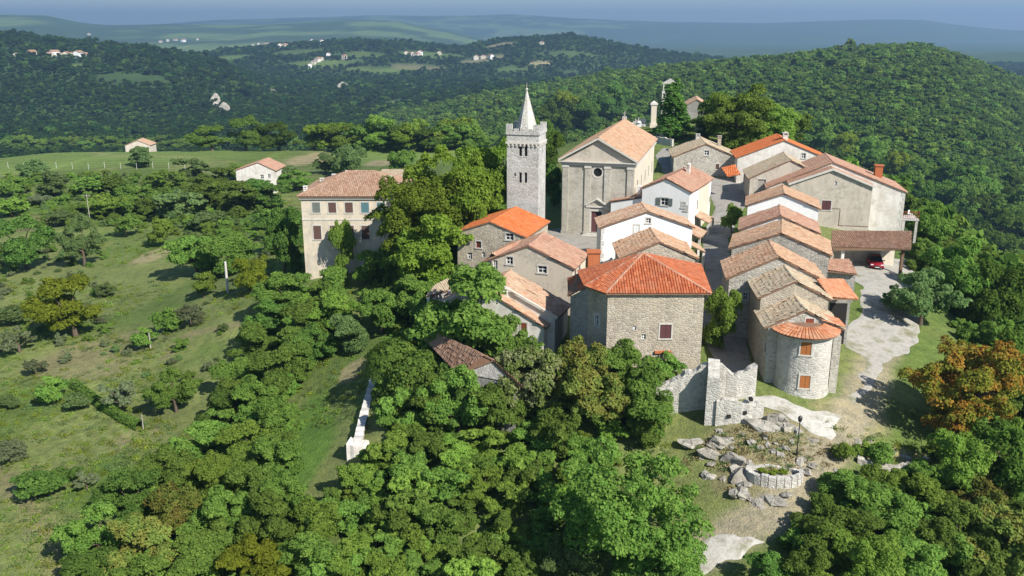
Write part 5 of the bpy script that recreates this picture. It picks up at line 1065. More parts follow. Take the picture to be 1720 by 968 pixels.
# behind the church
add(930,345,44,1.7,'oak','dark','dark shaded tree in the gap between bell tower and church')
add(924,300,60,1.4,'oak','forest','tall tree behind the gap between bell tower and church')
add(925,250,70,1.1,'oak','forest','dark tree between bell tower and church roof')
add(950,225,66,1.0,'broad','yellow','brownish-green tree behind the church left eave')
add(985,222,60,1.0,'oak','forest','dark tree just behind the church ridge left end')
add(1030,205,66,1.0,'oak','dark','dark tree behind the far end of the church')
add(905,265,60,1.2,'oak','dark','tree in shade behind the bell tower')
add(1124,232,76,1.28,'cypress','dark','dense dark cypress in the cemetery', 'cypress')
add(1104,198,34,1.5,'cypress','dark','slim dark cypress left of the dense one', 'cypress')
add(1205,225,80,1.0,'oak','mid','green tree right of the small chapel')
add(1235,262,130,.85,'big','bright','large bright green tree behind the lichen-roofed house')
add(1285,262,110,.8,'big','bright','bright tree right of the large bright one, behind the orange roof')
add(1325,255,80,.9,'oak','mid','green tree behind the vivid orange roof')
add(1180,235,50,.8,'oak','dark','dark low tree below the small chapel')
add(1370,262,70,.8,'oak','mid','green tree behind the pink gable')
# the wood below the western walls
WOOD = [(485,520,90,'mid'),(520,560,90,'mid'),(455,560,80,'dark'),(425,600,84,'mid'),(500,610,90,'mid'),(525,600,80,'dark'),(470,650,90,'mid'),(395,650,80,'mid'),(430,700,96,'mid'),(370,710,84,'dark'),(462,725,84,'mid'),(340,770,96,'mid'),(410,770,90,'bright'),(470,790,90,'mid'),
    (290,820,100,'mid'),(360,830,96,'bright'),(430,840,100,'mid'),(478,860,96,'mid'),(230,870,110,'dark'),(300,890,110,'rust'),(380,900,110,'mid'),(460,910,110,'mid'),(540,900,100,'bright'),(170,930,120,'mid'),(250,950,120,'rust'),(340,970,120,'mid'),(430,985,120,'yellow'),(520,980,110,'mid'),(160,985,110,'dark'),(250,1010,110,'mid'),(600,960,90,'bright')]
for i, (u, v, w, lf) in enumerate(WOOD):
    add(u, v + 10, w, .82, ('broad', 'oak', 'oak')[i % 3], lf, 'one of the crowded trees of the wood below the western wall', 'wood_tree', 'tree', 'wood below the western wall')
BR = [(560,985,90,'mid'),(640,985,90,'bright'),(715,975,80,'mid'),(790,990,90,'bright'),(870,985,90,'mid'),(690,935,60,'bright'),(845,925,60,'mid'),(910,930,70,'mid'),(610,815,70,'bright'),(655,790,84,'bright'),(705,770,84,'mid'),(760,780,90,'bright'),(815,770,84,'bright'),(870,800,84,'bright'),(625,850,84,'bright'),(690,850,90,'bright'),(750,840,90,'mid'),(810,840,84,'bright'),(860,860,80,'bright'),(590,890,80,'mid'),(650,905,84,'bright'),(720,890,70,'mid'),(900,770,80,'mid'),(700,720,90,'mid'),(750,730,80,'dark'),(680,745,60,'bright'),(780,890,60,'mid')]
for i, (u, v, w, lf) in enumerate(BR):
    add(u, v, w, .66, 'thicket', lf, 'one of the bright brambly bushes massed below the ivy-clad house', 'bramble_bush', 'bush', 'brambles on the front slope')
ORD = 'first second third fourth fifth sixth seventh eighth ninth tenth eleventh twelfth thirteenth fourteenth fifteenth sixteenth seventeenth eighteenth nineteenth twentieth'.split()
def ordinal(n): return ORD[n] if n < 20 else (('twenty', 'thirty', 'forty')[(n + 1) // 10 - 2] + ('-' + ORD[(n + 1) % 10 - 1] if (n + 1) % 10 else 'th')).replace('twentyth', 'twentieth').replace('thirtyth', 'thirtieth').replace('fortyth', 'fortieth')
HUE = dict(mid='green', dark='dark green', bright='bright green', rust='rust-tinged', yellow='yellowing', grey='grey-green', forest='deep green', linden='olive-green', olive='silvery', autumn='orange', dry='half-dry')
def single_out(group, per_row, where, noun):
    ix = [i for i, t in enumerate(T) if t[9] == group]; ix.sort(key=lambda i: T[i][1]); rows = [ix[k:k + per_row] for k in range(0, len(ix), per_row)]
    for k, row in enumerate(rows):
        row.sort(key=lambda i: T[i][0])
        for j, i in enumerate(row):
            t = list(T[i]); t[6] = '%s %s, %s from left%s in %s' % (HUE[t[5]], noun, ordinal(j), '' if len(rows) == 1 else ', %s row down' % ordinal(k), where); T[i] = tuple(t)
single_out('wood below the western wall', 4, 'wood below western wall', 'tree'); single_out('brambles on the front slope', 4, 'the brambles below the ivy', 'bush'); single_out('trees in the lower right corner', 4, 'lower right corner wood', 'tree')
single_out('scrub trees on the western terraces', 5, 'the western field scrub', 'tree'); single_out('trees behind the eastern houses', 4, 'slope behind whitewashed house', 'tree'); single_out('tree line behind the green field', 99, 'the line behind the green field', 'tree')
FT = hits([(t[0], min(t[1], 1150)) for t in T])
for (u, v, wpx, hw, kind, leaf, label, name, cat, group), p in zip(T, FT):
    dep = p[1] * CP - (p[2] - CAM_Z) * SP; w = wpx * dep / F_PX
    if group == 'tree line behind the green field': w = min(w, 15)
    plant(kind, (p[0], p[1], p[2] - .1), w, w * hw, leaf, name, label, cat, group)
_p = pd(575, 430, 116.2); _g = h1(_p.x, _p.y); plant('oak', Vector((_p.x, _p.y, _g)), 3.3, pd(575, 368, 116.2).z - _g, 'bright', 'small_tree', 'small bright tree growing against the manor wall', 'tree')
# ---- ivy over the old house, hedge
def leaf_shell(name, pts, out, size, leaf, label, cat, seed):
    r = np.random.default_rng(seed); o = bpy.data.objects.new(name, leaf_mesh(name, pts, out, size, .6 * r.random(len(pts)) + .3 * vnoise(pts[:, 0], pts[:, 1] + pts[:, 2] * 1.7, .8, seed), M['leaf_' + leaf], seed)); COL.objects.link(o); tag(o, label, cat); return o
# ---- scatter by geometry nodes: masses nobody could count
def scatter(name, pts, sc, meshes, mats, seed=1, kind='stuff', zs=None):
    r = np.random.default_rng(seed); n = len(pts); me = bpy.data.meshes.new(name); me.vertices.add(n); me.vertices.foreach_set('co', np.asarray(pts, np.float32).ravel())
    s3 = np.stack([sc, sc, sc * (zs if zs is not None else r.uniform(.8, 1.25, n))], 1).astype(np.float32)
    at = me.attributes.new('sc', 'FLOAT_VECTOR', 'POINT'); at.data.foreach_set('vector', s3.ravel())
    at = me.attributes.new('rot', 'FLOAT_VECTOR', 'POINT'); at.data.foreach_set('vector', np.stack([0 * sc, 0 * sc, r.uniform(0, 6.28, n)], 1).astype(np.float32).ravel())
    at = me.attributes.new('pick', 'INT', 'POINT'); at.data.foreach_set('value', r.integers(0, len(meshes), n).astype(np.int32))
    o = bpy.data.objects.new(name, me); COL.objects.link(o); o['kind'] = kind
    cl = bpy.data.collections.new(name + '_kinds')
    for i, m_ in enumerate(meshes):
        q = bpy.data.objects.new('%s_kind_%02d' % (name, i), m_); cl.objects.link(q)
    g = bpy.data.node_groups.new(name, 'GeometryNodeTree'); g.interface.new_socket('Geometry', in_out='INPUT', socket_type='NodeSocketGeometry'); g.interface.new_socket('Geometry', in_out='OUTPUT', socket_type='NodeSocketGeometry')
    gi = g.nodes.new('NodeGroupInput'); go = g.nodes.new('NodeGroupOutput'); ip = g.nodes.new('GeometryNodeInstanceOnPoints'); ci = g.nodes.new('GeometryNodeCollectionInfo')
    ci.inputs['Collection'].default_value = cl; ci.inputs['Separate Children'].default_value = True; ci.inputs['Reset Children'].default_value = True; ip.inputs['Pick Instance'].default_value = True
    for nm, tp, sk in (('sc', 'FLOAT_VECTOR', 'Scale'), ('pick', 'INT', 'Instance Index'), ('rot', 'FLOAT_VECTOR', 'Rotation')):
        na = g.nodes.new('GeometryNodeInputNamedAttribute'); na.data_type = tp; na.inputs['Name'].default_value = nm; g.links.new(na.outputs[0], ip.inputs[sk])
    g.links.new(gi.outputs[0], ip.inputs['Points']); g.links.new(ci.outputs[0], ip.inputs['Instance']); g.links.new(ip.outputs[0], go.inputs[0])
    md = o.modifiers.new('scatter', 'NODES'); md.node_group = g; return o
FAR_ = []; DARK_FAR_ = []
for s in range(4):
    me, C = crown('far_crown', 60 + s, (3.0, 3.0, 2.7), 3.2, 9, 300, 1.25, M['leaf_forest'], lobe_r=(.34, .52), spread=.62, sub=2); FAR_.append(me)
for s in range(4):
    me, C = crown('far_crown', 80 + s, (3.0, 3.0, 2.7), 3.2, 9, 300, 1.25, M['leaf_pine'], lobe_r=(.34, .52), spread=.62, sub=2); DARK_FAR_.append(me)  # crowns built alike, only in the darkest leaf green, for left and distant hills
DARK_FAR_.append(FAR_[0])
for s, lf in enumerate(('mid', 'bright')):
    me, C = crown('far_crown', 70 + s, (3.0, 3.0, 2.7), 3.2, 9, 300, 1.25, M['leaf_' + lf], lobe_r=(.34, .52), spread=.62, sub=2); FAR_.append(me)
def jgrid(x0, x1, y0, y1, st, seed):
    r = np.random.default_rng(seed); X, Y = np.meshgrid(np.arange(x0, x1, st), np.arange(y0, y1, st)); X = X.ravel() + r.uniform(-.5, .5, X.size) * st; Y = Y.ravel() + r.uniform(-.5, .5, Y.size) * st; return X, Y
def clear_of_fields(x, y, lim=1.0):
    k = np.ones(len(x), bool)
    for cx_, cy_, rx, ry, c, s in ELLW:
        if s >= .6 and cy_ > 200: k &= np.hypot((x - cx_) / rx, (y - cy_) / ry) + .5 * fbm(x, y, rx * .7 + 1, 31, 3) > lim
    return k
def in_view(x, y, m=1.12): return np.abs(x) < y * .6 * m + 25
def far_forest(name, y0, y1, st, seed, sc, dens, kinds, side=0):
    X, Y = jgrid(-y1 * .72, y1 * .72, y0, y1, st, seed); k = in_view(X, Y) & clear_of_fields(X, Y); X, Y = X[k], Y[k]
    k = (fbm(X, Y, 240, 77, 3) + .5 < dens) & ((side == 0) | ((X / Y + .25 * fbm(X, Y, 200, 79, 3) < -.17) == (side < 0))) & ((Y > 450) | (H(X, Y) < -24)); X, Y = X[k], Y[k]; r = np.random.default_rng(seed); Z = H(X, Y)
    # keep what faces the camera side of each ridge
    zz = CAM_Z + (Z + 9 - CAM_Z); vis = np.ones(len(X), bool)
    for f in (.55, .65, .75, .83, .9, .95, .98):
        hz = H(X * f, Y * f); line = CAM_Z + (Z + 10 - CAM_Z) * f; vis &= hz < line + 2
    X, Y, Z = X[vis], Y[vis], Z[vis]; return scatter(name, np.stack([X, Y, Z - .6], 1), sc * np.exp(r.normal(0, .30, len(X))) * (.8 + .5 * (fbm(X, Y, 60, 71, 2) + .5)), kinds, None, seed, zs=r.uniform(.62, .95, len(X)))
far_forest('hill_forest', 345, 1150, 4.5, 5, .78, .97, FAR_, 1)
far_forest('valley_forest', 345, 1150, 4.8, 15, .82, .97, DARK_FAR_, -1)
far_forest('distant_forest', 1150, 2350, 8.0, 6, 1.15, .74, DARK_FAR_)
# forest on the drop east of the village, and scrub undergrowth
X, Y = jgrid(40, 330, 110, 400, 5.2, 9); Zk = H(X, Y); k = ((X > 64 + (Y - 110) * .16) | (Y > 268)) & in_view(X, Y) & (Zk < -7); scatter('slope_forest', np.stack([X, Y, Zk - .4], 1)[k], np.random.default_rng(3).uniform(.75, 1.35, k.sum()), FAR_, None, 12)
def poly_scatter(name, polys, st, scale, keys, leafs, seed, sink=.3):
    pts = []
    for pl in polys:
        P = [(p[0], p[1]) for p in hits(pl)]; X, Y = jgrid(min(p[0] for p in P), max(p[0] for p in P), min(p[1] for p in P), max(p[1] for p in P), st, seed); ins = np.zeros(len(X), bool)
        for (x0, y0), (x1, y1) in zip(P, P[1:] + P[:1]): ins ^= ((y0 > Y) != (y1 > Y)) & (X < (x1 - x0) * (Y - y0) / (y1 - y0 + 1e-12) + x0)
        X, Y = X[ins], Y[ins]; pts.append(np.stack([X, Y, H(X, Y) - sink], 1))
    pts = np.concatenate(pts); ms = []
    for kx, lf in zip(keys, leafs):
        for me, *_ in PROTO[kx]: m2 = me.copy(); m2.materials.clear(); m2.materials.append(M['leaf_' + lf]); ms.append(m2)
    return scatter(name, pts, scale * np.random.default_rng(seed).uniform(.6, 1.35, len(pts)), ms, None, seed)
poly_scatter('undergrowth', [[(470,500),(560,480),(600,540),(555,600),(500,650),(480,760),(520,850),(640,960),(560,1010),(120,1010),(130,920),(300,780),(380,690),(420,600)],
    [(650,640),(640,560),(760,520),(880,600),(960,680),(1090,700),(1110,760),(960,820),(930,1005),(560,1005),(570,900),(580,810),(650,770),(660,660)],
    [(1340,920),(1420,830),(1500,840),(1560,790),(1570,700),(1620,640),(1600,520),(1560,500),(1540,440),(1540,380),(1740,380),(1740,1010),(1300,1010)],
    [(640,380),(850,360),(850,440),(760,470),(760,540),(640,560),(620,470)]], 1.9, .62, ('thicket', 'shrub'), ('mid', 'bright'), 21)
poly_scatter('terrace_scrub', [[(0,296),(330,296),(480,330),(480,400),(330,410),(200,385),(0,385)]], 3.3, .46, ('thicket', 'shrub', 'thicket'), ('mid', 'grey', 'bright'), 28)
poly_scatter('field_scrub', [[(330,420),(480,400),(480,470),(330,520)], [(0,400),(180,400),(180,620),(0,600)], [(180,560),(330,540),(400,560),(330,680),(270,690),(200,620)]], 4.2, .36, ('thicket', 'shrub', 'olive'), ('mid', 'grey', 'olive'), 27)
# rough grass and weeds over the meadows
gm = []
for s in range(3):
    r = np.random.default_rng(200 + s); n = 60; p = np.stack([r.normal(0, .35, n), r.normal(0, .35, n), r.uniform(.02, .30, n)], 1); d = np.stack([r.normal(0, .5, n), r.normal(0, .5, n), np.full(n, .3)], 1)
    gm.append(leaf_mesh('tuft', p, d, .26, r.random(n), M['leaf_' + ('bright', 'yellow', 'grey')[s]], s, up=.2, asp=.5))
X, Y = jgrid(-150, 60, 46, 230, .95, 31); k = (fbm(X, Y, 12, 61, 3) + .5 > .50) & (X < 40) & in_view(X, Y) & ~((X > -8) & (X < 44) & (Y > 70) & (Y < 175)) & (np.random.default_rng(8).random(len(X)) < np.clip(1.3 - Y / 200, .25, 1)); X, Y = X[k], Y[k]
scatter('grass_tufts', np.stack([X, Y, H(X, Y) - .05], 1), np.random.default_rng(5).uniform(.3, .95, len(X)), gm, None, 33)
M['leaf_straw'] = leaf_mat('dry_straw', (.13,.11,.05), (.24,.21,.09), (.36,.31,.15), .3); dm = []
for s in range(2):
    r = np.random.default_rng(300 + s); n = 60; p = np.stack([r.normal(0, .33, n), r.normal(0, .33, n), r.uniform(.02, .26, n)], 1); d = np.stack([r.normal(0, .5, n), r.normal(0, .5, n), np.full(n, .3)], 1); dm.append(leaf_mesh('straw', p, d, .24, r.random(n), M['leaf_straw'], s, up=.2, asp=.45))
dm.append(gm[2])
MP = [(q[0], q[1]) for q in hits([(1140,745),(1200,735),(1290,700),(1420,735),(1560,760),(1560,800),(1440,810),(1360,800),(1330,850),(1260,860),(1180,880),(1150,800)])]; X, Y = jgrid(min(q[0] for q in MP), max(q[0] for q in MP), min(q[1] for q in MP), max(q[1] for q in MP), .55, 41); ins = np.zeros(len(X), bool)
for (x0, y0), (x1, y1) in zip(MP, MP[1:] + MP[:1]): ins ^= ((y0 > Y) != (y1 > Y)) & (X < (x1 - x0) * (Y - y0) / (y1 - y0 + 1e-12) + x0)
k = ins & (fbm(X, Y, 3.5, 63, 3) + .5 > .50); X, Y = X[k], Y[k]; scatter('dry_grass', np.stack([X, Y, H(X, Y) - .05], 1), np.random.default_rng(6).uniform(.25, .8, len(X)), dm, None, 34)
# ================================================================== WALLS, ROCKS, SMALL THINGS
def ruin_wall(parent, name, pts, tops, zb, th, mat, seed, jag=.35):
    """free-standing wall along pts (x, y) with a broken top; tops: heights at the points"""
    r = random.Random(seed); L = [0.0]
    for a, b in zip(pts, pts[1:]): L.append(L[-1] + math.hypot(b[0] - a[0], b[1] - a[1]))
    n = max(4, int(L[-1] / .32)); st = []
    for i in range(n + 1):
        s = L[-1] * i / n; k = max(j for j in range(len(L)) if L[j] <= s + 1e-9); k = min(k, len(pts) - 2); t = (s - L[k]) / (L[k + 1] - L[k] + 1e-9)
        dx, dy = pts[k + 1][0] - pts[k][0], pts[k + 1][1] - pts[k][1]; l = math.hypot(dx, dy); st.append((pts[k][0] + dx * t, pts[k][1] + dy * t, tops[k] + (tops[k + 1] - tops[k]) * t, -dy / l, dx / l))
    mb = MB(); hz = 0
    for i, (x, y, z, nx_, ny_) in enumerate(st):
        if i % 2 == 0: hz = r.uniform(-jag, jag * .6)
        w = th / 2 * r.uniform(.92, 1.08); zt = z + hz + r.uniform(-.06, .06); mb.v += [(x - nx_ * w * 1.12, y - ny_ * w * 1.12, zb), (x - nx_ * w, y - ny_ * w, zt), (x + nx_ * w, y + ny_ * w, zt + r.uniform(-.1, .1)), (x + nx_ * w * 1.12, y + ny_ * w * 1.12, zb)]
        if i:
            b = 4 * i; a = b - 4
            for q in ((a, b, b + 1, a + 1), (a + 1, b + 1, b + 2, a + 2), (a + 2, b + 2, b + 3, a + 3)): mb.f.append(list(q)); mb.r.append(.5)
    e_ = len(mb.v) - 4; mb.f += [[3, 2, 1, 0], [e_, e_ + 1, e_ + 2, e_ + 3]]; mb.r += [.5, .5]
    return mb.build(name, mat, parent)
def row_labels(uv, per, fmt):
    ix = sorted(range(len(uv)), key=lambda i: uv[i][1]); out = [''] * len(uv)
    for k in range(0, len(ix), per):
        for j, i in enumerate(sorted(ix[k:k + per], key=lambda i: uv[i][0])): out[i] = fmt % (ordinal(j), ordinal(k // per))
    return out
def xy(p): return (p.x, p.y)
def rock_mesh(seed, flat=.65):
    r = random.Random(seed); mb = MB(); n1, n2 = 5, 8; offs = [r.uniform(0, 6) for _ in range(4)]
    for i in range(n1 + 1):
        th = math.pi * i / n1
        for j in range(n2):
            ph = 2 * math.pi * j / n2; d = Vector((math.sin(th) * math.cos(ph), math.sin(th) * math.sin(ph), math.cos(th))); k = 1 + .30 * math.sin(3 * d.x + offs[0]) * math.cos(2.5 * d.y + offs[1]) + .2 * math.sin(5 * d.z + 4 * d.x + offs[2]) + r.uniform(-.10, .10)
            mb.v.append((d.x * k, d.y * k * .85, d.z * k * flat))
    for i in range(n1):
        for j in range(n2): mb.f.append([i * n2 + j, (i + 1) * n2 + j, (i + 1) * n2 + (j + 1) % n2, i * n2 + (j + 1) % n2]); mb.r.append(.5)
    return mb.mesh('rock', M['rock'])
RK = [rock_mesh(s) for s in range(5)]
# ---- ruined gatehouse
A0, A1 = pd(1096, 700, 73.2), pd(1190, 700, 72.8); org = Vector((A1.x, A1.y, -5.6))
e = empty('ruined_gate', org, 0, 'ruined stone gate with tall broken wall and shaded recess below the lane', 'ruin'); lo = lambda p: (p.x - org.x, p.y - org.y); zz = lambda z: z - org.z
ruin_wall(e, 'back_wall', [lo(pd(1060, 700, 73.8)), lo(A0), lo(pd(1140, 700, 73)), lo(A1)], [zz(-3.0), zz(-2.4), zz(-1.1), zz(.2)], -2.5, .8, M['stone_pale'], 1, .25)
ruin_wall(e, 'gate_jamb', [lo(pd(1193, 700, 72.9)), lo(pd(1194.5, 700, 70.4))], [zz(.3), zz(-.1)], -2.5, .95, M['stone_pale'], 2, .3)
ruin_wall(e, 'front_wall', [lo(pd(1201, 700, 70.5)), lo(pd(1240, 700, 70.3)), lo(pd(1279, 700, 70.6))], [zz(-2.3), zz(-2.5), zz(-2.9)], -2.5, .7, M['stone_pale'], 3, .15)
ruin_wall(e, 'upper_wall', [lo(pd(1200, 640, 73.4)), lo(pd(1218, 640, 73.4)), lo(pd(1240, 640, 73.2)), lo(pd(1268, 640, 73.4))], [zz(.2), zz(-.7), zz(-1.2), zz(-.1)], -2.5, .6, M['stone_pale'], 4, .35)
mb = MB(); p = pd(1197, 706, 70.3); 
for i, (u, v) in enumerate(((1225, 700), (1252, 694), (1262, 672))):
    p = pd(u, v, 69.9); mb = MB(); x, y = lo(p); mb.box((x - .14, y - .02, zz(p.z) - .14), (x + .14, y + .4, zz(p.z) + .14)); mb.build('putlog_hole', M['dark'], e)
# collapsed block below the gate
p = hit(1160, 748); e = bpy.data.objects.new('fallen_block', RK[0]); COL.objects.link(e); e.location = (p.x, p.y, p.z + .2); e.scale = (1.2, .8, .5); tag(e, 'pale fallen block at the foot of the shaded gate recess', 'block')
# ---- ramp of pale limestone past the tower
drape('limestone_ramp', [(1240,664),(1268,658),(1330,680),(1380,690),(1408,700),(1388,740),(1358,722),(1318,702),(1262,682)], M['limewash'], .09, .2, 19, .8)
# ---- loose rocks
RUV = [(1204,748),(1222,768),(1240,790),(1196,780),(1215,805),(1190,800),(1262,742),(1276,752),(1290,748),(1305,746),(1318,752),(1298,758),(1310,764),(1330,742),(1285,735),(1300,705),(1320,716),(1340,724),(1366,740),(1250,815),(1236,830),(1258,838),(1275,846),(1300,842),(1322,832),(1345,775),(1362,782),(1352,792),(1246,770),(1258,780),(1440,742),(1462,740),(1500,760),(1520,768),(1545,775),(1555,790),(1500,795),(1470,800),(1390,800),(1405,790),(1180,765),(1228,752),(1210,725),(1246,728)]
RS = hits(RUV); RLB = row_labels(RUV, 6, 'limestone rock, %s from left in %s row down the dry mound')
for i, p in enumerate(RS):
    o = bpy.data.objects.new('rock', RK[i % 5]); COL.objects.link(o); r = random.Random(i); s = r.uniform(.28, .72) if i < 30 else r.uniform(.3, .55); s = s * .8 if i in (6,7,8,9,10,11,12,13) else s
    o.location = (p[0], p[1], p[2] - s * .05); o.scale = (s * r.uniform(.8, 1.4), s, s * r.uniform(.5, .9)); o.rotation_euler = (r.uniform(-.3, .3), r.uniform(-.3, .3), r.uniform(0, 6)); tag(o, RLB[i], 'rock', 'limestone rocks below the gate')
OC = hits([(1212,742),(1196,762),(1232,775),(1250,800),(1298,706),(1318,716),(1282,716),(1246,830)])
for i, p in enumerate(OC):
    o = bpy.data.objects.new('rock_outcrop', RK[(i + 2) % 5]); COL.objects.link(o); r = random.Random(i + 50); o.location = (p[0], p[1], p[2] - .15); o.scale = (r.uniform(.9, 1.5), r.uniform(.7, 1.0), r.uniform(.8, 1.2)); o.rotation_euler = (r.uniform(-.4, .4), r.uniform(-.4, .4), r.uniform(0, 6)); tag(o, ('weathered outcrop nearest the gate jamb', 'weathered outcrop below the gate recess', 'outcrop left of the stone basin', 'outcrop at the left end of the basin', 'outcrop under the limestone ramp middle', 'outcrop under the limestone ramp, nearer the lamp', 'outcrop beside the front gate wall', 'outcrop below the basin at the path')[i], 'rock', 'rock outcrops on the mound')
# ---- round stone basin
p = hit(1300, 800); e = empty('stone_basin', (p.x, p.y, p.z - .2), R_(-8), 'low oval stone basin planted with weeds on the dry mound', 'basin'); n = 22
for i in range(n):
    a = 2 * math.pi * i / n; r = random.Random(i); mb = MB(); cx_, cy_ = 2.05 * math.cos(a), 1.15 * math.sin(a); hgt = (.75 if math.sin(a) < .3 else .55) * r.uniform(.9, 1.1); hw = .30
    tx, ty = -2.05 * math.sin(a), 1.15 * math.cos(a); l = math.hypot(tx, ty); tx, ty = tx / l, ty / l; hl = l * math.pi / n * .96
    vs = [(cx_ + tx * s * hl - ty * q * -hw * .6, cy_ + ty * s * hl + tx * q * -hw * .6, z) for z in (-.4, hgt) for s, q in ((-1, -1), (1, -1), (1, 1), (-1, 1))]; mb.add(vs, [(3,2,1,0),(4,5,6,7),(0,1,5,4),(1,2,6,5),(2,3,7,6),(3,0,4,7)]); mb.build('block', M['stone_pale'], e)
mb = MB(); mb.poly([(1.8 * math.cos(2*math.pi*i/20), .95 * math.sin(2*math.pi*i/20), .32) for i in range(20)]); mb.build('soil', M['track'], e)
for i, (x, y) in enumerate(((-.9, .1), (0, -.1), (.8, .1))): plant('shrub', Vector((p.x + x, p.y + y, p.z + .1)), .8, .5, 'yellow', 'weed', '%s weed clump growing inside the oval stone basin' % ('left', 'middle', 'right')[i], 'plant', 'weeds in the basin')
# ---- low curved retaining wall under the clipped bushes
W1 = [xy(q) for q in (Vector(h_) for h_ in hits([(1440,775),(1475,790),(1520,792),(1556,778)]))]; o = ruin_wall(None, 'low_wall', W1, [h1(*W1[0]) + .5, h1(*W1[1]) + .6, h1(*W1[2]) + .6, h1(*W1[3]) + .5], -9, .5, M['stone'], 8, .15); tag(o, 'low dry-stone wall edging the terrace below the clipped bushes', 'wall')
# ---- lamp post
p = hit(1338, 766); e = empty('lamp_post', p, 0, 'slender dark lamp post on the dry mound', 'lamp post'); mb = MB(); mb.tube((0, 0, -.2), (0, 0, .5), .09, .07, 8); mb.tube((0, 0, .5), (0, 0, 3.0), .045, .04, 8); mb.build('post', M['iron'], e); mb = MB(); mb.ring((0, 0, 3.0), [(.04, 0), (.15, .08), (.19, .42), (.02, .6)], 6); mb.build('lantern', M['iron'], e)
# ---- white-topped retaining wall on the west slope
P0, P1, P2 = pd(628, 634, 85.5), pd(612, 690, 78), pd(600, 742, 72.5); org = Vector((P2.x, P2.y, -10.5)); e = empty('terrace_wall', org, 0, 'long pale retaining wall on the west slope with white end', 'wall'); lo = lambda q: (q.x - org.x, q.y - org.y)
ruin_wall(e, 'wall', [lo(P0), lo(P1), lo(P2)], [P0.z - org.z, P1.z - org.z, P2.z - org.z], -1, .75, M['concrete'], 12, .14)
x, y = lo(P2); ruin_wall(e, 'end_pier', [(x - .75, y - .1), (x + .3, y - .25), (x + 1.5, y + .1)], [P2.z - org.z + .25, P2.z - org.z + .1, P2.z - org.z - .6], -1, 1.3, M['offwhite'], 13, .22)
# ---- overgrown house with the old roof patch
r1, r2, e1_, e2_ = px(736, 559, 0), px(828, 605, 0), px(707, 557, -1.5), px(770, 628, -1.5); org = Vector((e2_.x, e2_.y, -7)); e = empty('overgrown_house', org, 0, 'ivy-swallowed house showing one patch of old brown roof', 'house'); q = lambda p: Vector((p.x - org.x, p.y - org.y, p.z - org.z))
a, b, c, d = q(r1), q(r2), q(e2_), q(e1_); off = ((a - d) + (b - c)) / 2; a2, b2 = a + Vector((off.x, off.y, -off.z)), b + Vector((off.x, off.y, -off.z))
ro = roof(e, [[tuple(a), tuple(d), tuple(c), tuple(b)], [tuple(b), tuple(b2), tuple(a2), tuple(a)]], [(a, b)], 'tile_brown', seed=91, rough=.035)
mb = MB(); V = []; ins = [d.lerp(b2, .06), c.lerp(a2, .06), b2.lerp(d, .06), a2.lerp(c, .06)]
for p in ins: V += [(p.x, p.y, 0), (p.x, p.y, d.z - .1)]
mb.add(V, [(0,2,3,1),(2,4,5,3),(4,6,7,5),(6,0,1,7)]); mb.add([tuple(c.lerp(a2, .06)), tuple(b2.lerp(d, .06)), tuple((b - Vector((0, 0, .15))).lerp(a, .06))], [(0, 1, 2)]); mb.add([tuple(d.lerp(b2, .06)), tuple(a2.lerp(c, .06)), tuple((a - Vector((0, 0, .15))).lerp(b, .06))], [(0, 1, 2)]); mb.build('wall', M['stone_grey'], e)
# ivy mass beside and over it
def ivy(name, uvy, radii, n, leaf, label, seed, size=.34):
    r = np.random.default_rng(seed); pts = []; outs = []; nl = len(uvy)
    for (u, v, y), rd in zip(uvy, radii):
        c_ = np.array(pd(u, v, y)); d_ = sph(r, n // nl); d_[:, 2] = np.abs(d_[:, 2]) - .35; pts.append(c_ + d_ * np.array(rd) * (1 + .10 * np.sin(d_[:, 0:1] * 9) * np.sin(d_[:, 1:2] * 11 + d_[:, 2:3] * 7)) * r.uniform(.9, 1.04, (len(d_), 1))); outs.append(d_)
    return leaf_shell(name, np.concatenate(pts), np.concatenate(outs), size, leaf, label, 'ivy', seed)
ivy('ivy', [(668, 605, 82), (705, 625, 79), (668, 655, 80), (695, 680, 77), (735, 655, 76)], [(3.4, 3.4, 3.2), (3.2, 3.2, 3.0), (2.4, 2.6, 2.6), (3.0, 2.8, 2.4), (2.6, 2.4, 2.2)], 16000, 'mid', 'rounded ivy mass swallowing the house left of the brown roof patch', 5)
o_ = ivy('ivy', [(690, 640, 77.5), (672, 655, 78.5)], [(1.2, 1.2, 1.5), (1.1, 1.1, 1.4)], 1500, 'rust', 'reddish brown ivy streak on the rounded ivy mass', 6)
ivy('ivy', [(968, 640, 78.5), (1050, 640, 76.4), (1085, 628, 76.5)], [(1.6, 1.0, 1.6), (1.4, .8, 1.2), (1.6, .7, 1.0)], 3600, 'mid', 'ivy and brush climbing the foot of the red hipped house wall', 7)
ivy('ivy', [(795, 655, 74.0), (828, 645, 75.0), (765, 655, 75.0), (840, 625, 77)], [(1.5, 1.0, 2.0), (1.4, 1.0, 2.0), (1.3, .9, 1.6), (1.0, 1.2, 1.4)], 6000, 'mid', 'ivy and brush hiding the wall below the brown roof patch', 8)
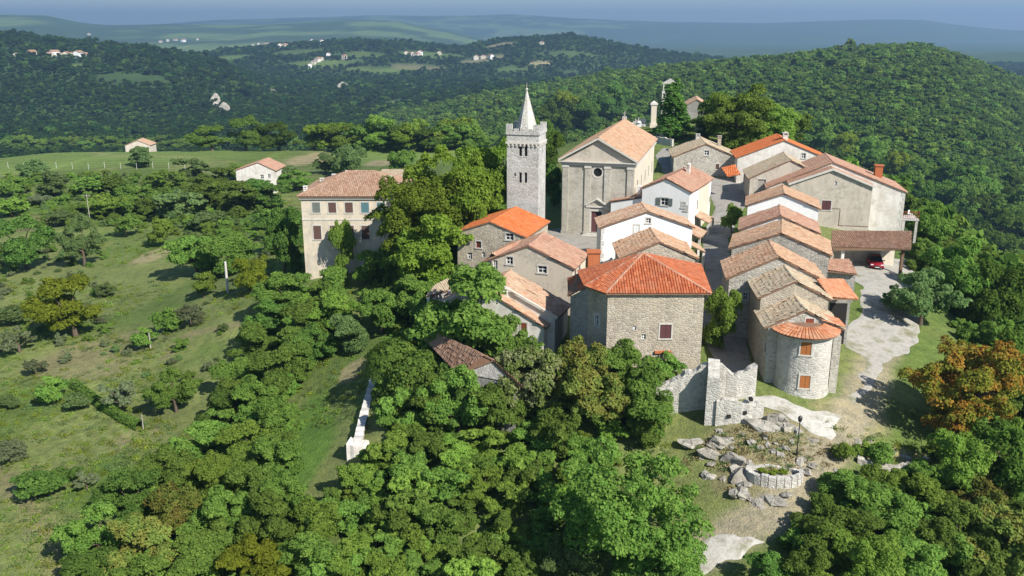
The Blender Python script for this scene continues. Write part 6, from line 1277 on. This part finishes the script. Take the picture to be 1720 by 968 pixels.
# ---- clipped hedge on the western field
HP = [xy(Vector(h_)) for h_ in hits([(122,648),(165,680),(205,706),(236,722)])]; r = np.random.default_rng(3); pts = []; outs = []
for (x0, y0), (x1, y1) in zip(HP, HP[1:]):
    n = 1300; t_ = r.random(n); a = r.uniform(-.3, math.pi + .3, n); dx, dy = x1 - x0, y1 - y0; l = math.hypot(dx, dy); nx_, ny_ = -dy / l, dx / l; c = np.cos(a); s = np.sin(a); X = x0 + dx * t_ + nx_ * c * .5; Y = y0 + dy * t_ + ny_ * c * .5
    pts.append(np.stack([X, Y, H(X, Y) + .3 + .7 * s * r.uniform(.85, 1.1, n)], 1)); outs.append(np.stack([nx_ * c, ny_ * c, s], 1))
leaf_shell('hedge', np.concatenate(pts), np.concatenate(outs), .26, 'mid', 'straight clipped hedge running down the western field', 'hedge', 9)
# ---- poles
def pole(u, v, h_, mat, label, arm=False, r_=.11):
    p = hit(u, v); e = empty('pole', p, 0, label, 'pole'); mb = MB(); mb.tube((0, 0, -.3), (0, 0, h_), r_, r_ * .7, 8); mb.build('shaft', M[mat], e)
    if arm: mb = MB(); mb.box((-.8, -.06, h_ - .5), (.8, .06, h_ - .36)); mb.build('crossarm', M[mat], e)
    else: mb = MB(); mb.ring((0, 0, h_), [(r_ * .72, 0), (r_ * .95, .04), (r_ * .5, .14), (.005, .16)], 8); mb.build('cap', M[mat], e)
pole(383, 492, 4.6, 'concrete', 'pale concrete pole beside the trees below the manor', False, .22); pole(152, 378, 7.0, 'greywood', 'wooden utility pole with crossarm on the western terraces', True); pole(253, 585, 2.0, 'greywood', 'short grey post on the bank beside the golden tree'); pole(241, 722, 1.6, 'greywood', 'short stake at the lower end of the hedge', False, .07)
VP = hits([(14 + 27 * i, 283 + (i % 3)) for i in range(12)])
mbp = MB(); mbp.tube((0, 0, -.2), (0, 0, 2.0), .07, .06, 6); vpm = mbp.mesh('vineyard_post', M['concrete'])
for i, p in enumerate(VP): o = bpy.data.objects.new('vineyard_post', vpm); COL.objects.link(o); o.location = p; tag(o, 'pale post, %s from left along the vineyard terrace edge' % ordinal(i), 'post', 'vineyard posts')
# ---- cemetery
mbt = [MB() for _ in range(3)]
mbt[0].box((-.4, -.1, -.3), (.4, .1, .9)); mbt[0].ring((0, 0, .9), [(.4, -.01), (.28, .16), (.01, .26)], 8); mbt[1].box((-.5, -.9, -.3), (.5, .9, .35)); mbt[1].box((-.42, .6, .35), (.42, .8, 1.2)); mbt[2].box((-.25, -.2, -.3), (.25, .2, .4)); mbt[2].box((-.07, -.06, .4), (.07, .06, 1.6)); mbt[2].box((-.35, -.055, 1.05), (.35, .055, 1.19))
tm = [q.mesh('tombstone', M['stone_pale' if i else 'white']) for i, q in enumerate(mbt)]
TUV = [(1050 + (i * 29) % 64, 200 + (i * 13) % 24) for i in range(22)] + [(1100 + i * 6, 226 + (i % 3) * 4) for i in range(5)]
TS = hits(TUV); TLB = row_labels(TUV, 7, 'pale tombstone, %s from left in %s row down of the cemetery')
for i, p in enumerate(TS): o = bpy.data.objects.new('tombstone', tm[i % 3]); COL.objects.link(o); o.location = p; r = random.Random(i); o.rotation_euler = (0, 0, R_(-12) + r.uniform(-.2, .2)); o.scale = [r.uniform(1.0, 1.5)] * 3; tag(o, TLB[i], 'tombstone', 'cemetery tombstones')
W2 = [xy(Vector(h_)) for h_ in hits([(1040,228),(1085,238),(1130,246)])]; o = ruin_wall(None, 'cemetery_wall', W2, [h1(*q_) + 1.3 for q_ in W2], -2, .5, M['stone_pale'], 14, .08); tag(o, 'pale cemetery wall between the church roof and the lichen-roofed house', 'wall')
# ---- parked red car under the carport
def car():
    p = px(1483, 456, -1.0); g = h1(p.x, p.y + 1.5); e = empty('car', (p.x, p.y + 2.6, max(g, -1.05)), R_(-14), 'small dark red car parked under the carport', 'car'); W, L = .84, 2.0
    M['carpaint'] = flat_mat('red_car_paint', (.22,.012,.018), .25, .1); M['tyre'] = flat_mat('tyre_rubber', (.02,.02,.02), .8, .2); M['lamp'] = flat_mat('headlight_glass', (.75,.76,.78), .1, .1); M['chrome'] = flat_mat('car_trim', (.45,.45,.46), .3, .1, 5, .8)
    sec = [(-2.0,.42,.62,.78),(-1.85,.30,.74,.84),(-1.1,.28,.92,.86),(-.95,.28,.96,.86),(.0,.28,.98,.87),(1.0,.28,.98,.86),(1.7,.30,.96,.84),(1.95,.42,.85,.78)]; mb = MB(); m_ = 6
    for y, z0, z1, w in sec: mb.v += [(-w, y, z0), (-w * 1.0, y, (z0 + z1) / 2), (-w * .93, y, z1), (w * .93, y, z1), (w, y, (z0 + z1) / 2), (w, y, z0)]
    for i in range(len(sec) - 1):
        for j in range(m_): a = i * m_ + j; b = i * m_ + (j + 1) % m_; mb.f.append([a, b, b + m_, a + m_]); mb.r.append(.5)
    mb.f += [[5, 4, 3, 2, 1, 0], [(len(sec) - 1) * m_ + k for k in range(m_)]]; mb.r += [.5, .5]; body = mb.build('body', M['carpaint'], e, True)
    cab = [(-.95,.96,.76),(-.25,1.42,.60),(.9,1.45,.60),(1.75,.97,.74)]; mb = MB()
    for y, z, w in cab: mb.v += [(-w, y, z), (w, y, z)]
    sd = [(-.95,.955,.78),(1.75,.955,.76)]; mb.f += [[0,1,3,2],[4,5,7,6]]; mb.r += [.5] * 2; mb.add([(-.78,-.95,.955),(-.60,-.25,1.42),(-.60,.9,1.45),(-.75,1.75,.965)], [(0,1,2,3)]); mb.add([(.78,-.95,.955),(.60,-.25,1.42),(.60,.9,1.45),(.75,1.75,.965)], [(3,2,1,0)]); mb.build('glasshouse', M['glass'], e)
    mb = MB(); mb.slab([(-.61,-.28,1.46),(.61,-.28,1.46),(.61,.93,1.48),(-.61,.93,1.48)], .05); mb.build('car_roof', M['carpaint'], e)
    for sx in (-1, 1):
        for y in (-1.25, 1.25):
            mb = MB(); mb.tube((sx * .68, y, .3), (sx * .87, y, .3), .3, .3, 14); o = mb.build('wheel', M['tyre'], e); mb = MB(); mb.tube((sx * .86, y, .3), (sx * .885, y, .3), .18, .16, 10); mb.build('rim', M['chrome'], o)
        mb = MB(); mb.box((sx * .62 - .16, -1.97, .60), (sx * .62 + .16, -1.86, .74)); mb.build('headlight', M['lamp'], e); mb = MB(); mb.box((sx * .92 - .09, -.75, .95), (sx * .92 + .09, -.62, 1.08)); mb.build('mirror', M['carpaint'], e)
    mb = MB(); mb.box((-.35, -2.02, .45), (.35, -1.98, .58)); mb.build('grille', M['tyre'], e); mb = MB(); mb.box((-.26, -2.04, .34), (.26, -2.005, .44)); mb.build('number_plate', M['frame_w'], e)
car()
# ---- white garden chair on the balcony
p = big['mat'] @ Vector((big['w'] + 1.5, 2.4, 3.5)); e = empty('garden_chair', p, R_(40), 'white garden chair on the balcony of the whitewashed house', 'chair'); mb = MB(); mb.box((-.25, -.25, .4), (.25, .25, .45)); mb.build('seat', M['frame_w'], e); mb = MB(); mb.box((-.25, .22, .45), (.25, .26, .95)); mb.build('backrest', M['frame_w'], e)
for sx in (-1, 1):
    for sy in (-1, 1): mb = MB(); mb.box((sx*.22 - .03, sy*.22 - .03, 0), (sx*.22 + .03, sy*.22 + .03, .4)); mb.build('leg', M['frame_w'], e)
# ---- pale rock scars on the far valley side
for (u, v, sx, sz, lb) in ((362, 176, 7.0, 15.0, 'pale limestone cliff scar on the wooded far left valley side'), (378, 188, 8.0, 11.0, 'lower right lobe of the pale cliff scar on the far left valley side'), (580, 152, 15.0, 12.0, 'pale quarry-like rock scar on the middle hillside')):
    p = hit(u, v); o = bpy.data.objects.new('rock_cliff', RK[1]); COL.objects.link(o); o.location = (p.x, p.y, p.z + 3); o.scale = (sx, sx * .6, sz); o.rotation_euler = (-.25, .35, .3); tag(o, lb, 'cliff')
# ---- distant villages: every house its own
mbw = []
def small_house(seed, rf, wl):
    r = random.Random(seed); w, l, h_, q = r.uniform(8, 11), r.uniform(9, 14), r.uniform(5, 7.5), r.uniform(2, 3); a = MB(); a.add([(-w/2,-l/2,-3),(w/2,-l/2,-3),(w/2,l/2,-3),(-w/2,l/2,-3),(-w/2,-l/2,h_),(w/2,-l/2,h_),(w/2,l/2,h_),(-w/2,l/2,h_),(0,-l/2,h_+q),(0,l/2,h_+q)], [(0,1,5,8,4),(1,2,6,5),(2,3,7,9,6),(3,0,4,7)])
    b = MB(); o = .5; b.slab([(0,-l/2-o,h_+q+.2),(-w/2-o,-l/2-o,h_-.2),(-w/2-o,l/2+o,h_-.2),(0,l/2+o,h_+q+.2)], .3); b.slab([(0,-l/2-o,h_+q+.2),(0,l/2+o,h_+q+.2),(w/2+o,l/2+o,h_-.2),(w/2+o,-l/2-o,h_-.2)], .3)
    return a.mesh('wall', M[wl]), b.mesh('roof', M[rf])
SH = [small_house(1,'tile_peach','white'), small_house(2,'tile_rose','cream'), small_house(3,'tile_old','offwhite'), small_house(4,'tile_peach','cream')]
VIL = [('the long hamlet on the dark left hillside', [(82,96),(92,95),(102,96),(112,96),(122,95),(133,97),(144,97),(54,94),(30,96)]), ('the hilltop village with pink roofs', [(425,79),(434,77),(444,77),(452,78),(461,77),(470,80),(478,79)]), ('the hamlet strung up the middle hillside', [(520,114),(527,108),(534,104),(541,101),(552,96)]),
    ('the hamlet below the middle skyline', [(682,93),(692,94),(700,95),(706,93),(738,92)]), ('the scattered farms on the plateau', [(512,73),(524,70),(540,74),(578,99),(800,100),(812,98),(825,99),(910,76)]), ('the faint village beyond the left ridge', [(270,72),(282,70),(295,69),(308,71),(332,68),(150,60)])]
for nm, L_ in VIL:
    for i, q_ in enumerate(hits(L_)):
        r = random.Random(len(nm) + i); wm, rm = SH[(i * 3 + len(nm)) % 4]; s = r.uniform(.7, 1.05) * min(1.6, max(1.0, q_[1] / 1700.0)); o = empty('distant_house', (q_[0], q_[1], q_[2] + .5), r.uniform(-.5, .5), 'tiny pale house, %s from left in %s' % (ordinal(sorted(L_).index(L_[i])), nm), 'house', nm); o.scale = (s, s, s)
        for nn, mm in (('wall', wm), ('roof', rm)): c_ = bpy.data.objects.new(nn, mm); COL.objects.link(c_); c_.parent = o
# ================================================================== HAZE
mb = MB(); mb.box((-16000, -400, -150), (16000, 15500, 330)); m = bpy.data.materials.new('haze'); m.use_nodes = True; t = m.node_tree; t.nodes.clear()
pv = N(t, 'ShaderNodeVolumePrincipled'); pv.inputs['Color'].default_value = (.44, .69, 1.0, 1); pv.inputs['Density'].default_value = 1.75e-4; pv.inputs['Anisotropy'].default_value = 0.35
o_ = N(t, 'ShaderNodeOutputMaterial'); t.links.new(pv.outputs[0], o_.inputs['Volume']); hz = mb.build('haze', m, kind='stuff')
